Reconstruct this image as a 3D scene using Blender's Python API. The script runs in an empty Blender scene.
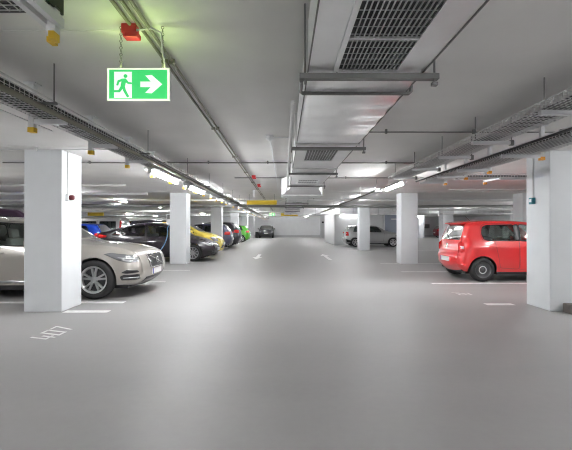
import bpy, bmesh, math, random
import numpy as np
from mathutils import Vector, Matrix
from mathutils.geometry import delaunay_2d_cdt

random.seed(7)
SC = bpy.context.scene
COL = SC.collection
PI = math.pi

# ------------------------------------------------------------------ camera, world, exposure
cam_d = bpy.data.cameras.new('camera')
cam = bpy.data.objects.new('camera', cam_d)
COL.objects.link(cam)
SC.camera = cam
cam_d.sensor_width = 36.0
cam_d.lens = 387.0 / 572.0 * 36.0
cam_d.clip_start = 0.05
cam_d.clip_end = 200
cam.location = (0, 0, 1.35)
cam.rotation_euler = (PI / 2 + math.atan(1.6 / 387), 0, -math.atan(2.0 / 387))

w = bpy.data.worlds.new('World')
SC.world = w
w.use_nodes = True
w.node_tree.nodes['Background'].inputs[0].default_value = (0.5, 0.52, 0.55, 1)
w.node_tree.nodes['Background'].inputs[1].default_value = 0.02

SC.view_settings.view_transform = 'Standard'
SC.view_settings.look = 'None'
SC.view_settings.gamma = 1.0
SC.view_settings.exposure = 2.55
SC.view_settings.use_curve_mapping = False
try:
    SC.cycles.use_denoising = True
    SC.cycles.filter_width = 1.1
    SC.cycles.max_bounces = 10
    SC.cycles.diffuse_bounces = 7
    SC.cycles.glossy_bounces = 4
    SC.cycles.transparent_max_bounces = 16
    SC.cycles.sample_clamp_indirect = 6.0
    SC.cycles.caustics_reflective = False
    SC.cycles.caustics_refractive = False
except Exception:
    pass

LAMP = 27.0          # emission strength of the lit tubes
H = 2.57             # ceiling height

# ------------------------------------------------------------------ materials
MATS = {}

def mat(name, col, rough=0.5, metal=0.0, coat=0.0, emit=None, es=0.0, noise=0.0, nscale=6.0, bump=0.0, spec=0.5, rnoise=0.0):
    m = bpy.data.materials.new(name)
    m.use_nodes = True
    nt = m.node_tree
    b = nt.nodes['Principled BSDF']
    b.inputs['Base Color'].default_value = (*col, 1)
    b.inputs['Roughness'].default_value = rough
    b.inputs['Metallic'].default_value = metal
    b.inputs['Coat Weight'].default_value = coat
    b.inputs['Coat Roughness'].default_value = 0.06
    b.inputs['Specular IOR Level'].default_value = spec
    if emit:
        b.inputs['Emission Color'].default_value = (*emit, 1)
        b.inputs['Emission Strength'].default_value = es
    if noise or bump or rnoise:
        tc = nt.nodes.new('ShaderNodeTexCoord')
        nz = nt.nodes.new('ShaderNodeTexNoise')
        nz.inputs['Scale'].default_value = nscale
        nz.inputs['Detail'].default_value = 6
        nt.links.new(tc.outputs['Object'], nz.inputs['Vector'])
        if noise:
            r = nt.nodes.new('ShaderNodeValToRGB')
            r.color_ramp.elements[0].position = 0.3
            r.color_ramp.elements[1].position = 0.7
            r.color_ramp.elements[0].color = (*[c * (1 - noise) for c in col], 1)
            r.color_ramp.elements[1].color = (*[min(1, c * (1 + noise)) for c in col], 1)
            nt.links.new(nz.outputs['Fac'], r.inputs['Fac'])
            nt.links.new(r.outputs['Color'], b.inputs['Base Color'])
        if bump:
            bp = nt.nodes.new('ShaderNodeBump')
            bp.inputs['Strength'].default_value = bump
            bp.inputs['Distance'].default_value = 0.01
            nt.links.new(nz.outputs['Fac'], bp.inputs['Height'])
            nt.links.new(bp.outputs['Normal'], b.inputs['Normal'])
        if rnoise:
            mr = nt.nodes.new('ShaderNodeMapRange')
            mr.inputs['To Min'].default_value = rough - rnoise
            mr.inputs['To Max'].default_value = rough + rnoise
            nt.links.new(nz.outputs['Fac'], mr.inputs['Value'])
            nt.links.new(mr.outputs['Result'], b.inputs['Roughness'])
    MATS[name] = m
    return m

def glass_mat(name, tint):
    m = bpy.data.materials.new(name)
    m.use_nodes = True
    nt = m.node_tree
    nt.nodes.clear()
    out = nt.nodes.new('ShaderNodeOutputMaterial')
    mix = nt.nodes.new('ShaderNodeMixShader')
    tr = nt.nodes.new('ShaderNodeBsdfTransparent')
    tr.inputs[0].default_value = (*tint, 1)
    gl = nt.nodes.new('ShaderNodeBsdfGlossy')
    gl.inputs['Roughness'].default_value = 0.03
    lw = nt.nodes.new('ShaderNodeFresnel')
    lw.inputs['IOR'].default_value = 1.75
    nt.links.new(lw.outputs[0], mix.inputs[0])
    nt.links.new(tr.outputs[0], mix.inputs[1])
    nt.links.new(gl.outputs[0], mix.inputs[2])
    nt.links.new(mix.outputs[0], out.inputs[0])
    MATS[name] = m
    return m

def floor_mat():
    m = bpy.data.materials.new('coated_concrete_floor')
    m.use_nodes = True
    nt = m.node_tree
    b = nt.nodes['Principled BSDF']
    tc = nt.nodes.new('ShaderNodeTexCoord')
    n1 = nt.nodes.new('ShaderNodeTexNoise')
    n1.inputs['Scale'].default_value = 0.55
    n1.inputs['Detail'].default_value = 8
    n2 = nt.nodes.new('ShaderNodeTexNoise')
    n2.inputs['Scale'].default_value = 14.0
    n2.inputs['Detail'].default_value = 6
    mp = nt.nodes.new('ShaderNodeMapping')
    mp.inputs['Scale'].default_value = (1.0, 2.4, 1.0)
    nt.links.new(tc.outputs['Object'], mp.inputs['Vector'])
    nt.links.new(mp.outputs[0], n1.inputs['Vector'])
    nt.links.new(tc.outputs['Object'], n2.inputs['Vector'])
    mx = nt.nodes.new('ShaderNodeMix')
    mx.data_type = 'FLOAT'
    mx.inputs[0].default_value = 0.25
    nt.links.new(n1.outputs['Fac'], mx.inputs[2])
    nt.links.new(n2.outputs['Fac'], mx.inputs[3])
    r = nt.nodes.new('ShaderNodeValToRGB')
    r.color_ramp.elements[0].position = 0.34
    r.color_ramp.elements[1].position = 0.68
    r.color_ramp.elements[0].color = (0.30, 0.293, 0.29, 1)
    r.color_ramp.elements[1].color = (0.352, 0.344, 0.34, 1)
    nt.links.new(mx.outputs[0], r.inputs['Fac'])
    nt.links.new(r.outputs['Color'], b.inputs['Base Color'])
    mr = nt.nodes.new('ShaderNodeMapRange')
    mr.inputs['From Min'].default_value = 0.3
    mr.inputs['From Max'].default_value = 0.7
    mr.inputs['To Min'].default_value = 0.46
    mr.inputs['To Max'].default_value = 0.58
    nt.links.new(mx.outputs[0], mr.inputs['Value'])
    nt.links.new(mr.outputs['Result'], b.inputs['Roughness'])
    bp = nt.nodes.new('ShaderNodeBump')
    bp.inputs['Strength'].default_value = 0.06
    bp.inputs['Distance'].default_value = 0.01
    nt.links.new(n2.outputs['Fac'], bp.inputs['Height'])
    nt.links.new(bp.outputs['Normal'], b.inputs['Normal'])
    b.inputs['Specular IOR Level'].default_value = 0.7
    MATS['floor'] = m
    return m

M_floor = floor_mat()
M_ceil = mat('ceiling_concrete', (0.80, 0.79, 0.775), 0.85, noise=0.05, nscale=1.2, bump=0.05)
M_wall = mat('wall_paint', (0.74, 0.745, 0.75), 0.7, noise=0.03, nscale=2.0)
M_pillar = mat('pillar_paint', (0.70, 0.72, 0.735), 0.55, noise=0.025, nscale=3.0)
M_greywall = mat('grey_paint_and_dim_white', (0.50, 0.50, 0.51), 0.7, noise=0.04, nscale=2.0)  # grey of the wall band; also carries the far left pillar's dim light
M_doorleaf = mat('door_blue_grey', (0.30, 0.33, 0.40), 0.5)
M_galv = mat('galvanised_steel', (0.68, 0.68, 0.685), 0.4, metal=0.45, noise=0.10, nscale=5.0)
M_duct = mat('duct_sheet', (0.88, 0.885, 0.89), 0.36, metal=0.78, noise=0.06, nscale=3.0)
M_steel = mat('dull_steel', (0.19, 0.19, 0.187), 0.45, metal=0.5)
M_rod = mat('threaded_rod', (0.22, 0.22, 0.22), 0.5, metal=0.6)
M_cond = mat('conduit_olive', (0.21, 0.20, 0.155), 0.5, metal=0.2)
M_black = mat('black_plastic', (0.015, 0.015, 0.016), 0.5)
M_cable = mat('cable_sheath', (0.06, 0.06, 0.065), 0.6, noise=0.3, nscale=20)
M_whitep = mat('white_plastic', (0.78, 0.79, 0.80), 0.4)
M_whitem = mat('white_metal', (0.74, 0.75, 0.76), 0.4, metal=0.1)
M_pipe = mat('pipe_white', (0.66, 0.66, 0.66), 0.5)
M_yellow = mat('yellow_cap', (0.80, 0.52, 0.03), 0.5)
M_orange = mat('orange_cap', (0.85, 0.36, 0.02), 0.5)
M_yellowbar = mat('yellow_foam', (0.85, 0.60, 0.04), 0.6)
M_red = mat('red_plastic', (0.55, 0.02, 0.025), 0.4)
M_teal = mat('teal_plastic', (0.015, 0.16, 0.20), 0.4)
M_line = mat('floor_paint', (0.80, 0.79, 0.78), 0.55, noise=0.12, nscale=9)
M_worn = mat('worn_floor_paint', (0.60, 0.59, 0.58), 0.55, noise=0.15, nscale=9)
M_kerb = mat('kerb_brown', (0.16, 0.14, 0.13), 0.8, noise=0.2, nscale=12)
M_tube = mat('lit_tube', (0.9, 0.9, 0.9), 0.4, emit=(0.97, 0.985, 1.0), es=LAMP)
M_signtop = mat('added_ceiling_tint_glow', (0.7, 0.8, 0.5), 0.4, emit=(0.72, 1.0, 0.30), es=7.0)  # added emission that tints the ceiling yellow-green
M_tubes = mat('lit_tube_soft', (0.9, 0.9, 0.9), 0.4, emit=(0.97, 0.985, 1.0), es=LAMP * 0.45)
M_signg = mat('sign_green', (0.02, 0.45, 0.14), 0.4, emit=(0.055, 0.64, 0.15), es=0.145)
M_signw = mat('sign_white', (0.8, 0.85, 0.8), 0.4, emit=(0.80, 1.0, 0.82), es=0.145)
M_signside = mat('sign_diffuser_edge', (0.75, 0.8, 0.72), 0.4, emit=(0.80, 1.0, 0.60), es=0.18)
M_tyre = mat('tyre_rubber', (0.022, 0.021, 0.022), 0.75)
M_rim = mat('alloy_rim', (0.62, 0.62, 0.63), 0.3, metal=0.8)
M_rimd = mat('dark_rim', (0.10, 0.10, 0.105), 0.45, metal=0.5)
M_chrome = mat('chrome', (0.75, 0.75, 0.76), 0.12, metal=1.0)
M_trim = mat('car_black_trim', (0.012, 0.012, 0.013), 0.35)
M_seat = mat('seat_fabric', (0.30, 0.30, 0.305), 0.8)
M_seatl = mat('seat_light', (0.42, 0.40, 0.37), 0.7)
M_cabin = mat('cabin_dark', (0.08, 0.08, 0.082), 0.7)
M_tail = mat('tail_light_red', (0.60, 0.02, 0.02), 0.15, coat=0.6)
M_taillt = mat('tail_light_clear', (0.72, 0.55, 0.52), 0.15, coat=0.6)
M_head = mat('head_light_lens', (0.20, 0.205, 0.21), 0.08, coat=1.0, metal=0.3)
M_headl = mat('head_light_reflector', (0.72, 0.73, 0.75), 0.12, metal=0.7)
M_plate = mat('plate_white', (0.75, 0.75, 0.74), 0.4)
M_plateb = mat('plate_blue', (0.02, 0.05, 0.35), 0.4)
M_bluecable = mat('blue_cable', (0.16, 0.36, 0.62), 0.4)
G_clear = glass_mat('car_glass', (0.62, 0.70, 0.67))
G_dark = glass_mat('car_glass_dark', (0.30, 0.34, 0.34))

def paint(name, col, metal=0.25, rough=0.32):
    return mat(name, col, rough, metal=metal, coat=1.0)

P_beige = paint('paint_champagne', (0.37, 0.345, 0.31), 0.35, 0.34)
P_plum = paint('paint_plum_black', (0.012, 0.006, 0.014), 0.0, 0.3)
P_yellow = paint('paint_yellow', (0.84, 0.66, 0.10), 0.0)
P_red = paint('paint_red', (0.66, 0.018, 0.02), 0.0)
P_silver = paint('paint_silver', (0.45, 0.45, 0.45), 0.5)
P_grey = paint('paint_dark_grey', (0.035, 0.032, 0.038), 0.2)
P_navy = paint('paint_grey_blue', (0.05, 0.05, 0.10), 0.2)
P_green = paint('paint_green', (0.10, 0.42, 0.03), 0.1)
P_blue = paint('paint_blue', (0.01, 0.06, 0.50), 0.1)
P_van = paint('paint_van_silver', (0.48, 0.47, 0.46), 0.3)
P_white = paint('paint_white', (0.72, 0.72, 0.72), 0.0)
P_black = paint('paint_black', (0.02, 0.02, 0.022), 0.1)
P_purple = paint('paint_dark_purple', (0.05, 0.02, 0.05), 0.2)
P_maroon = paint('paint_maroon', (0.22, 0.015, 0.03), 0.1)

# ------------------------------------------------------------------ mesh helpers
class MB:
    def __init__(s):
        s.v = []
        s.f = []
        s.smooth = []
    def add(s, vs, fs, smooth=False):
        o = len(s.v)
        s.v.extend([tuple(p) for p in vs])
        for f in fs:
            s.f.append([i + o for i in f])
            s.smooth.append(smooth)
    def box(s, x0, x1, y0, y1, z0, z1):
        if x0 > x1: x0, x1 = x1, x0
        if y0 > y1: y0, y1 = y1, y0
        if z0 > z1: z0, z1 = z1, z0
        vs = [(x0, y0, z0), (x1, y0, z0), (x1, y1, z0), (x0, y1, z0), (x0, y0, z1), (x1, y0, z1), (x1, y1, z1), (x0, y1, z1)]
        s.add(vs, [(3, 2, 1, 0), (4, 5, 6, 7), (0, 1, 5, 4), (1, 2, 6, 5), (2, 3, 7, 6), (3, 0, 4, 7)])
        return s
    def frame(s, d):
        d = Vector(d).normalized()
        a = Vector((0, 0, 1)) if abs(d.z) < 0.9 else Vector((1, 0, 0))
        u = d.cross(a).normalized()
        return u, d.cross(u).normalized()
    def cyl(s, p, q, r, n=10, r2=None, caps=True):
        p = Vector(p); q = Vector(q)
        r2 = r if r2 is None else r2
        u, v = s.frame(q - p)
        a = []
        for c, rr in ((p, r), (q, r2)):
            for i in range(n):
                t = 2 * PI * i / n
                a.append(c + u * math.cos(t) * rr + v * math.sin(t) * rr)
        fs = [(i, (i + 1) % n, n + (i + 1) % n, n + i) for i in range(n)]
        s.add(a, fs, True)
        if caps:
            s.add(a, [tuple(range(n))[::-1], tuple(range(n, 2 * n))])
        return s
    def tube(s, pts, r, n=8):
        pts = [Vector(p) for p in pts]
        a = []
        m = len(pts)
        pu = None
        for i, p in enumerate(pts):
            d = (pts[min(i + 1, m - 1)] - pts[max(i - 1, 0)])
            if pu is None:
                u, v = s.frame(d)
            else:
                dn = d.normalized()
                u = (pu - dn * pu.dot(dn)).normalized()
                v = dn.cross(u)
            pu = u
            for k in range(n):
                t = 2 * PI * k / n
                a.append(p + u * math.cos(t) * r + v * math.sin(t) * r)
        fs = []
        for i in range(m - 1):
            for k in range(n):
                fs.append((i * n + k, i * n + (k + 1) % n, (i + 1) * n + (k + 1) % n, (i + 1) * n + k))
        s.add(a, fs, True)
        s.add(a, [tuple(range(n))[::-1], tuple(range((m - 1) * n, m * n))])
        return s
    def prism(s, poly, fn, t0, t1):
        """poly: 2D list; fn(a, b, t) -> 3D"""
        n = len(poly)
        vs = [fn(a, b, t0) for a, b in poly] + [fn(a, b, t1) for a, b in poly]
        fs = [tuple(range(n))[::-1], tuple(range(n, 2 * n))]
        fs += [(i, (i + 1) % n, n + (i + 1) % n, n + i) for i in range(n)]
        s.add(vs, fs)
        return s
    def lathe(s, prof, fn, n=32, smooth=True):
        """prof: (r, h) list; fn(rc, rs, h) -> 3D"""
        m = len(prof)
        vs = []
        for r, h in prof:
            for k in range(n):
                t = 2 * PI * k / n
                vs.append(fn(r * math.cos(t), r * math.sin(t), h))
        fs = []
        for i in range(m - 1):
            for k in range(n):
                fs.append((i * n + k, i * n + (k + 1) % n, (i + 1) * n + (k + 1) % n, (i + 1) * n + k))
        s.add(vs, fs, smooth)
        return s
    def torus(s, c, axis, R, r, n=20, k=6):
        c = Vector(c)
        u, v = s.frame(axis)
        a = Vector(axis).normalized()
        vs = []
        for i in range(n):
            t = 2 * PI * i / n
            d = u * math.cos(t) + v * math.sin(t)
            for j in range(k):
                q = 2 * PI * j / k
                vs.append(c + d * (R + r * math.cos(q)) + a * r * math.sin(q))
        fs = [(i * k + j, i * k + (j + 1) % k, ((i + 1) % n) * k + (j + 1) % k, ((i + 1) % n) * k + j) for i in range(n) for j in range(k)]
        s.add(vs, fs, True)
        return s
    def mesh(s, name, m, recalc=True):
        me = bpy.data.meshes.new(name)
        me.from_pydata(s.v, [], s.f)
        me.polygons.foreach_set('use_smooth', s.smooth)
        if m: me.materials.append(m)
        if recalc:
            bm = bmesh.new(); bm.from_mesh(me)
            bmesh.ops.recalc_face_normals(bm, faces=bm.faces)
            bm.to_mesh(me); bm.free()
        me.update()
        return me
    def build(s, name, m, parent=None, bevel=0.0, recalc=True):
        o = bpy.data.objects.new(name, s.mesh(name, m, recalc))
        COL.objects.link(o)
        if parent: o.parent = parent
        if bevel:
            b = o.modifiers.new('bevel', 'BEVEL')
            b.width = bevel; b.segments = 2; b.limit_method = 'ANGLE'
        return o

def tag(o, label, cat, group=None):
    o['label'] = label
    o['category'] = cat
    if group: o['group'] = group
    return o

def thing(name, label, cat, loc=(0, 0, 0), rotz=0.0, group=None):
    o = bpy.data.objects.new(name, None)
    o.empty_display_size = 0.1
    COL.objects.link(o)
    o.location = loc
    o.rotation_euler = (0, 0, rotz)
    return tag(o, label, cat, group)

def struct(o):
    o['kind'] = 'structure'
    return o

def copy_tree(o, parent=None):
    c = o.copy()
    COL.objects.link(c)
    if parent: c.parent = parent
    for ch in list(o.children):
        copy_tree(ch, c)
    return c

ORD = ['first', 'second', 'third', 'fourth', 'fifth', 'sixth', 'seventh', 'eighth', 'ninth', 'tenth', 'eleventh', 'twelfth', 'thirteenth',
       'fourteenth', 'fifteenth', 'sixteenth', 'seventeenth', 'eighteenth', 'nineteenth', 'twentieth', 'twenty-first', 'twenty-second']

# ------------------------------------------------------------------ the room
X0, X1, Y0, Y1 = -24.0, 24.0, -9.0, 48.6
struct(MB().box(X0, X1, Y0, Y1, -0.2, 0).build('floor', M_floor))
struct(MB().box(X0, X1, Y0, Y1, H, H + 0.3).build('ceiling', M_ceil))
struct(MB().box(X0, X1, Y1, Y1 + 0.2, -0.2, H + 0.3).build('wall_back', M_wall))
struct(MB().box(X0, X1, Y0 - 0.2, Y0, -0.2, H + 0.3).build('wall_front', M_wall))
struct(MB().box(X0 - 0.2, X0, Y0, Y1, -0.2, H + 0.3).build('wall_left', M_wall))
struct(MB().box(X1, X1 + 0.2, Y0, Y1, -0.2, H + 0.3).build('wall_right', M_wall))
# grey painted band at the foot of the end wall
struct(MB().box(X0, X1, Y1 - 0.012, Y1, 0, 0.28).build('baseboard_back', M_greywall))
# the white core on the right with its door
WX, WY = 3.72, 28.5
struct(MB().box(WX, 9.3, WY, 35.5, 0, H).build('wall_inner', M_wall, bevel=0.02))
dfr = struct(MB().box(7.33, 7.43, WY - 0.06, WY + 0.02, 0, 2.3).box(8.47, 8.57, WY - 0.06, WY + 0.02, 0, 2.3).box(7.33, 8.57, WY - 0.06, WY + 0.02, 2.2, 2.3).build('trim_1', M_whitem))
dl = struct(MB().box(7.43, 8.47, WY - 0.035, WY, 0.01, 2.2).build('door_1', M_doorleaf))
MB().cyl((7.52, WY - 0.10, 1.05), (7.52, WY - 0.03, 1.05), 0.012).cyl((7.52, WY - 0.10, 1.05), (7.66, WY - 0.10, 1.05), 0.011).build('door_handle', M_steel, dl)
MB().box(7.9, 8.3, WY - 0.04, WY - 0.034, 1.86, 1.94).build('door_sign', M_plate, dl)
# formwork joints of the slab
for k, (y, xe) in enumerate(((2.42, -0.95), (5.88, -2.4), (13.3, X1))):
    struct(MB().box(X0, xe, y - 0.015, y + 0.015, H - 0.006, H + 0.01).build('trim_%d' % (k + 2), M_ceil))

# ------------------------------------------------------------------ pillars
def pillar(x, y, label, m=None, group='white square pillars of the garage'):
    o = MB().box(-0.3, 0.3, -0.3, 0.3, 0, H).build('pillar', m or M_pillar, bevel=0.012)
    o.location = (x, y, 0)
    return tag(o, label, 'pillar', group)

YP = [6.15 + 0.3 + 7.82 * k for k in range(6)]
LX, RX = -3.82, 4.54
llab = ['broad white pillar on the left, in front of the beige estate car, nearest left pillar',
        'white pillar in front of the plum black saloon, second along the left row',
        'white pillar behind the yellow car bonnet, third along the left row',
        'white pillar behind the dark grey people carrier, fourth along the left row',
        'white pillar behind the green hatchback, fifth along the left row',
        'grey pillar, dim far light put into its colour, next to the dark car parked at the end wall']
for y, l in zip(YP, llab):
    pillar(LX, y, l, M_greywall if 'grey pillar' in l[:12] else None)  # last pillar's grey is the dim far light put into its colour
pillar(RX, YP[0], 'white pillar in the right foreground hiding the front of the red car')
pillar(RX, YP[1], 'free-standing white pillar on the right between the red and silver cars')
pillar(RX, YP[2], 'white pillar standing in front of the silver hatchback with black roof')
o = pillar(RX, YP[5], 'grey pillar at the right end of the end wall', M_greywall)
pillar(8.95, YP[1], 'white pillar behind the roof of the red car, beside the near right pillar')
pillar(9.35, YP[2] + 0.2, 'white pillar directly left of the red car tailgate')
pillar(13.2, YP[2] + 0.2, 'thin-looking far pillar seen above the red car roof')
pillar(15.95, 45.0, 'far slim white pillar just right of the second right pillar')
pillar(-16.5, YP[2], 'far white pillar behind the silver van on the left')

# sign plate on the grey pillar
tag(MB().box(4.42, 4.66, YP[5] - 0.315, YP[5] - 0.302, 1.75, 1.95).build('wall_sign', M_black), 'small dark sign plate on the grey pillar at the end wall', 'sign')

# ------------------------------------------------------------------ lamps
LAMP_PROTO = {}
def lamp(x, y, z, label, group, L=1.45, along='y', hung=True, soft=False, hw=None):
    key = (hung, soft, hw)
    if key not in LAMP_PROTO:
        t = thing('strip_lamp', label, 'lamp')
        hw = hw or (0.022 if hung else 0.05)
        MB().box(-hw, hw, -L / 2, L / 2, 0.032, 0.06).build('housing', M_whitem, t)
        MB().cyl((0, -L / 2 + 0.03, 0), (0, L / 2 - 0.03, 0), 0.026, 10).build('tube', M_tubes if soft else M_tube, t)
        for s_ in (-1, 1):
            MB().box(-0.03, 0.03, s_ * L / 2, s_ * (L / 2 - 0.03), -0.028, 0.035).build('end_cap', M_whitep, t)
            if hung:
                MB().cyl((0, s_ * L * 0.35, 0.058), (0, s_ * L * 0.35, H - 2.248), 0.004, 6).build('hanger_rod', M_whitep, t)
        LAMP_PROTO[key] = t
    else:
        t = copy_tree(LAMP_PROTO[key])
    t.location = (x, y, z)
    t.rotation_euler = (0, 0, 0 if along == 'y' else PI / 2)
    return tag(t, label, 'lamp', group)
HL = H - 0.0605

ly = [6.4, 8.7, 10.8, 12.8, 15.0, 17.4, 19.9, 22.4, 25.2, 28.2, 31.2, 34.5, 38.0, 42.0, 45.6]
for k, y in enumerate(ly):
    lab = '%s lit strip lamp from the camera along the left cable tray' % ORD[k]
    if k < 2: lamp(-1.97, y, 2.157, lab, 'strip lamps along the left cable tray', hung=False, hw=0.08)
    else: lamp(-2.42, y, HL, lab, 'strip lamps along the left cable tray', hung=False, soft=y < 27)
ry = [8.7, 12.9, 15.6, 18.2, 20.8, 22.9, 30.0, 33.5, 38.0, 42.0, 45.6]  # lamps past the rail's end are added, hidden to light the far aisle
for k, y in enumerate(ry):
    lab = '%s lit strip lamp from the camera along the right lamp rail' % ORD[k]
    if k == 0: lamp(2.49, y, 2.245, lab, 'strip lamps along the right lamp rail', hw=0.055)
    else: lamp(3.05 if y < 25 else 2.6, y, HL, lab, 'strip lamps along the right lamp rail', hung=False, soft=y < 36)
for k, y in enumerate((-0.9, -3.2, -5.6, -7.8)):
    lamp(-2.235, y, 2.245, 'lit strip lamp behind the camera under the left cable tray', 'strip lamps behind the camera')
    lamp(3.4, y, 2.245, 'lit strip lamp behind the camera beside the right cable trays', 'lamps behind the camera on the right')
for k, y in enumerate((0.5, 4.0, 8.5, 13.0, 17.5, 22.6, 28.5, 35.0, 42.0)):
    lamp(-7.4, y, HL, '%s strip lamp of the ceiling row behind the left parked cars' % ORD[k], 'ceiling lamps behind the left cars', hung=False)
for k, y in enumerate((3.0, 9.0, 15.5, 22.0, 28.5, 35.0, 42.0)):
    lamp(-14.0, y, HL, '%s strip lamp of the far left ceiling row' % ORD[k], 'ceiling lamps of the far left bays', hung=False)
for k, (x, y) in enumerate(((7.4, 1.0), (7.4, 4.0), (7.0, 5.9), (7.6, 7.9), (12.0, 14.6), (12.0, 19.2), (11.5, 25.6))):  # added where no lamp shows, to light the red car and the bays
    lamp(x, y, HL, '%s added strip lamp above the right parking bays' % ORD[k], 'added lamps above the right bays', hung=False)
for k, y in enumerate((9.0, 16.0, 26.0, 32.0, 38.0, 44.0)):
    lamp(15.5, y, HL, '%s strip lamp of the far right ceiling row' % ORD[k], 'ceiling lamps of the far right bays', hung=False)
lamp(4.85, WY - 0.08, 2.245, 'lit strip lamp fixed high on the white wall above the silver hatchback', 'wall lamp', along='x', soft=True)

# ------------------------------------------------------------------ cable trays
def basket(mb, x0, x1, y0, y1, z, step=0.05, h=0.055, r=0.002, along='y'):
    """wire mesh basket running along y"""
    def P(a, b, c):
        return (a, b, c) if along == 'y' else (b, a, c)
    def bar(a0, a1, b0, b1, c0, c1):
        p = P(a0, b0, c0); q = P(a1, b1, c1)
        mb.box(p[0], q[0], p[1], q[1], p[2], q[2])
    n = max(3, int(round((x1 - x0) / 0.045)))
    for i in range(n + 1):
        x = x0 + (x1 - x0) * i / n
        bar(x - r, x + r, y0, y1, z - r, z + r)
    for x in (x0, x1):
        bar(x - r * 1.6, x + r * 1.6, y0, y1, z + h - r, z + h + 2 * r)
        bar(x - r, x + r, y0, y1, z + h * 0.5 - r, z + h * 0.5 + r)
    m = int((y1 - y0) / step)
    for j in range(m + 1):
        y = y0 + (y1 - y0) * j / m
        bar(x0, x1, y - r, y + r, z - 3 * r, z - r)
        bar(x0 - r, x0 + r, y - r, y + r, z - r, z + h)
        bar(x1 - r, x1 + r, y - r, y + r, z - r, z + h)
    return mb

def bracket(parent, xpost, xarm, y, z, cap, zb=2.15):
    """hanging post with a capped foot and a cantilever arm"""
    w_ = 0.022
    b = MB().box(xpost - w_, xpost + w_, y - w_, y + w_, zb + 0.03, H - 0.002)
    b.box(xpost - 0.05, xpost + 0.05, y - 0.05, y + 0.05, H - 0.012, H - 0.002)
    o = b.build('bracket', M_whitem, parent)
    MB().box(xpost, xarm, y - 0.018, y + 0.018, z - 0.048, z - 0.008).build('arm', M_whitem, o)
    MB().box(xpost - w_ - 0.004, xpost + w_ + 0.004, y - w_ - 0.004, y + w_ + 0.004, zb, zb + 0.04).build('end_cap', cap, o)
    return o

# left tray, the whole length of the aisle
tl = thing('cable_tray', 'long wire mesh cable tray over the left side of the aisle', 'cable tray', (-1.97, 3.0, 2.2))
def rel(o, t):
    o.location = Vector(o.location) - Vector(t.location)
    return o
TLX0, TLX1, TLZ = -2.10, -1.84, 2.268
mbk = basket(MB(), TLX0, TLX1, -1.0, 12.0, TLZ, 0.05)
basket(mbk, TLX0, TLX1, 12.0, 46.0, TLZ, 0.3)
rel(mbk.build('wire_basket', M_galv, tl), tl)
mc = MB()
for i, x in enumerate((-2.07, -2.03, -1.99, -1.95, -1.91, -1.88)):
    pts = []
    for j in range(48):
        y = -1 + j
        pts.append((x + 0.008 * math.sin(j * 1.7 + i), y, TLZ + 0.022 + 0.005 * math.cos(j * 1.3 + i * 2)))
    mc.tube(pts, 0.021, 6)
    mc.tube([(a + 0.012, b, c + 0.030) for a, b, c in pts], 0.017, 6)
rel(mc.build('cable_bundle', M_cable, tl), tl)
for y in [1.3, 2.3] + [3.3 + 1.0 * k for k in range(14)] + [18.3 + 2.0 * k for k in range(14)]:
    rel(bracket(tl, -2.14, -1.85, y, TLZ, M_yellow), tl)
for k in range(22):
    y = 2.9 + 2.0 * k
    rel(MB().cyl((-1.72, y, 2.27), (-1.72, y, H), 0.005, 6).box(-1.85, -1.70, y - 0.012, y + 0.012, 2.262, 2.28).build('hanger_rod', M_rod, tl), tl)
tag(MB().cyl((-1.80, -1.0, 2.238), (-1.80, 46.0, 2.238), 0.021, 10).build('conduit', M_cond), 'olive grey conduit along the right edge of the left cable tray', 'conduit')
tag(MB().box(-1.735, -1.722, -1.0, 46.0, 2.285, 2.295).build('support_rail', M_galv), 'thin galvanised rail above the olive conduit of the left cable tray', 'rail')
tag(MB().cyl((-2.33, -1, 2.31), (-2.33, 3.9, 2.31), 0.006, 6).build('cable', M_whitep), 'thin white cable strung beside the left cable tray', 'cable')

# crossing tray with its bracket at the top left
tc = thing('cable_tray', 'dark cable tray crossing the ceiling at the top left corner', 'cable tray', (-3.0, 1.7, 2.38))
rel(basket(MB(), 1.58, 1.88, -8.0, -1.08, 2.40, 0.05, along='x').build('wire_basket', M_galv, tc), tc)
m_ = MB()
for i in range(7):
    m_.tube([(-8 + j * 0.69, 1.61 + i * 0.048 + 0.006 * math.sin(j + i), 2.422) for j in range(11)], 0.023, 6)
rel(m_.build('cable_bundle', M_cable, tc), tc)
rel(MB().box(-1.085, -1.075, 1.57, 1.89, 2.38, 2.47).build('end_plate', M_black, tc), tc)
bb = MB().box(-1.12, -1.075, 1.82, 1.86, 2.25, 2.39)
bb.box(-1.145, -1.115, 0.7, 1.86, 2.30, 2.345).box(-1.085, -1.055, 0.7, 1.86, 2.30, 2.345)
bb.box(-1.145, -1.045, 0.72, 0.78, 2.28, H - 0.002)
bo = rel(bb.build('bracket', M_whitem, tc), tc)
for x, y in ((-1.122, 1.83), (-1.096, 1.80)):
    MB().box(x, x + 0.025, y, y + 0.05, 2.225, 2.262).build('end_cap', M_yellow, bo)

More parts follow.
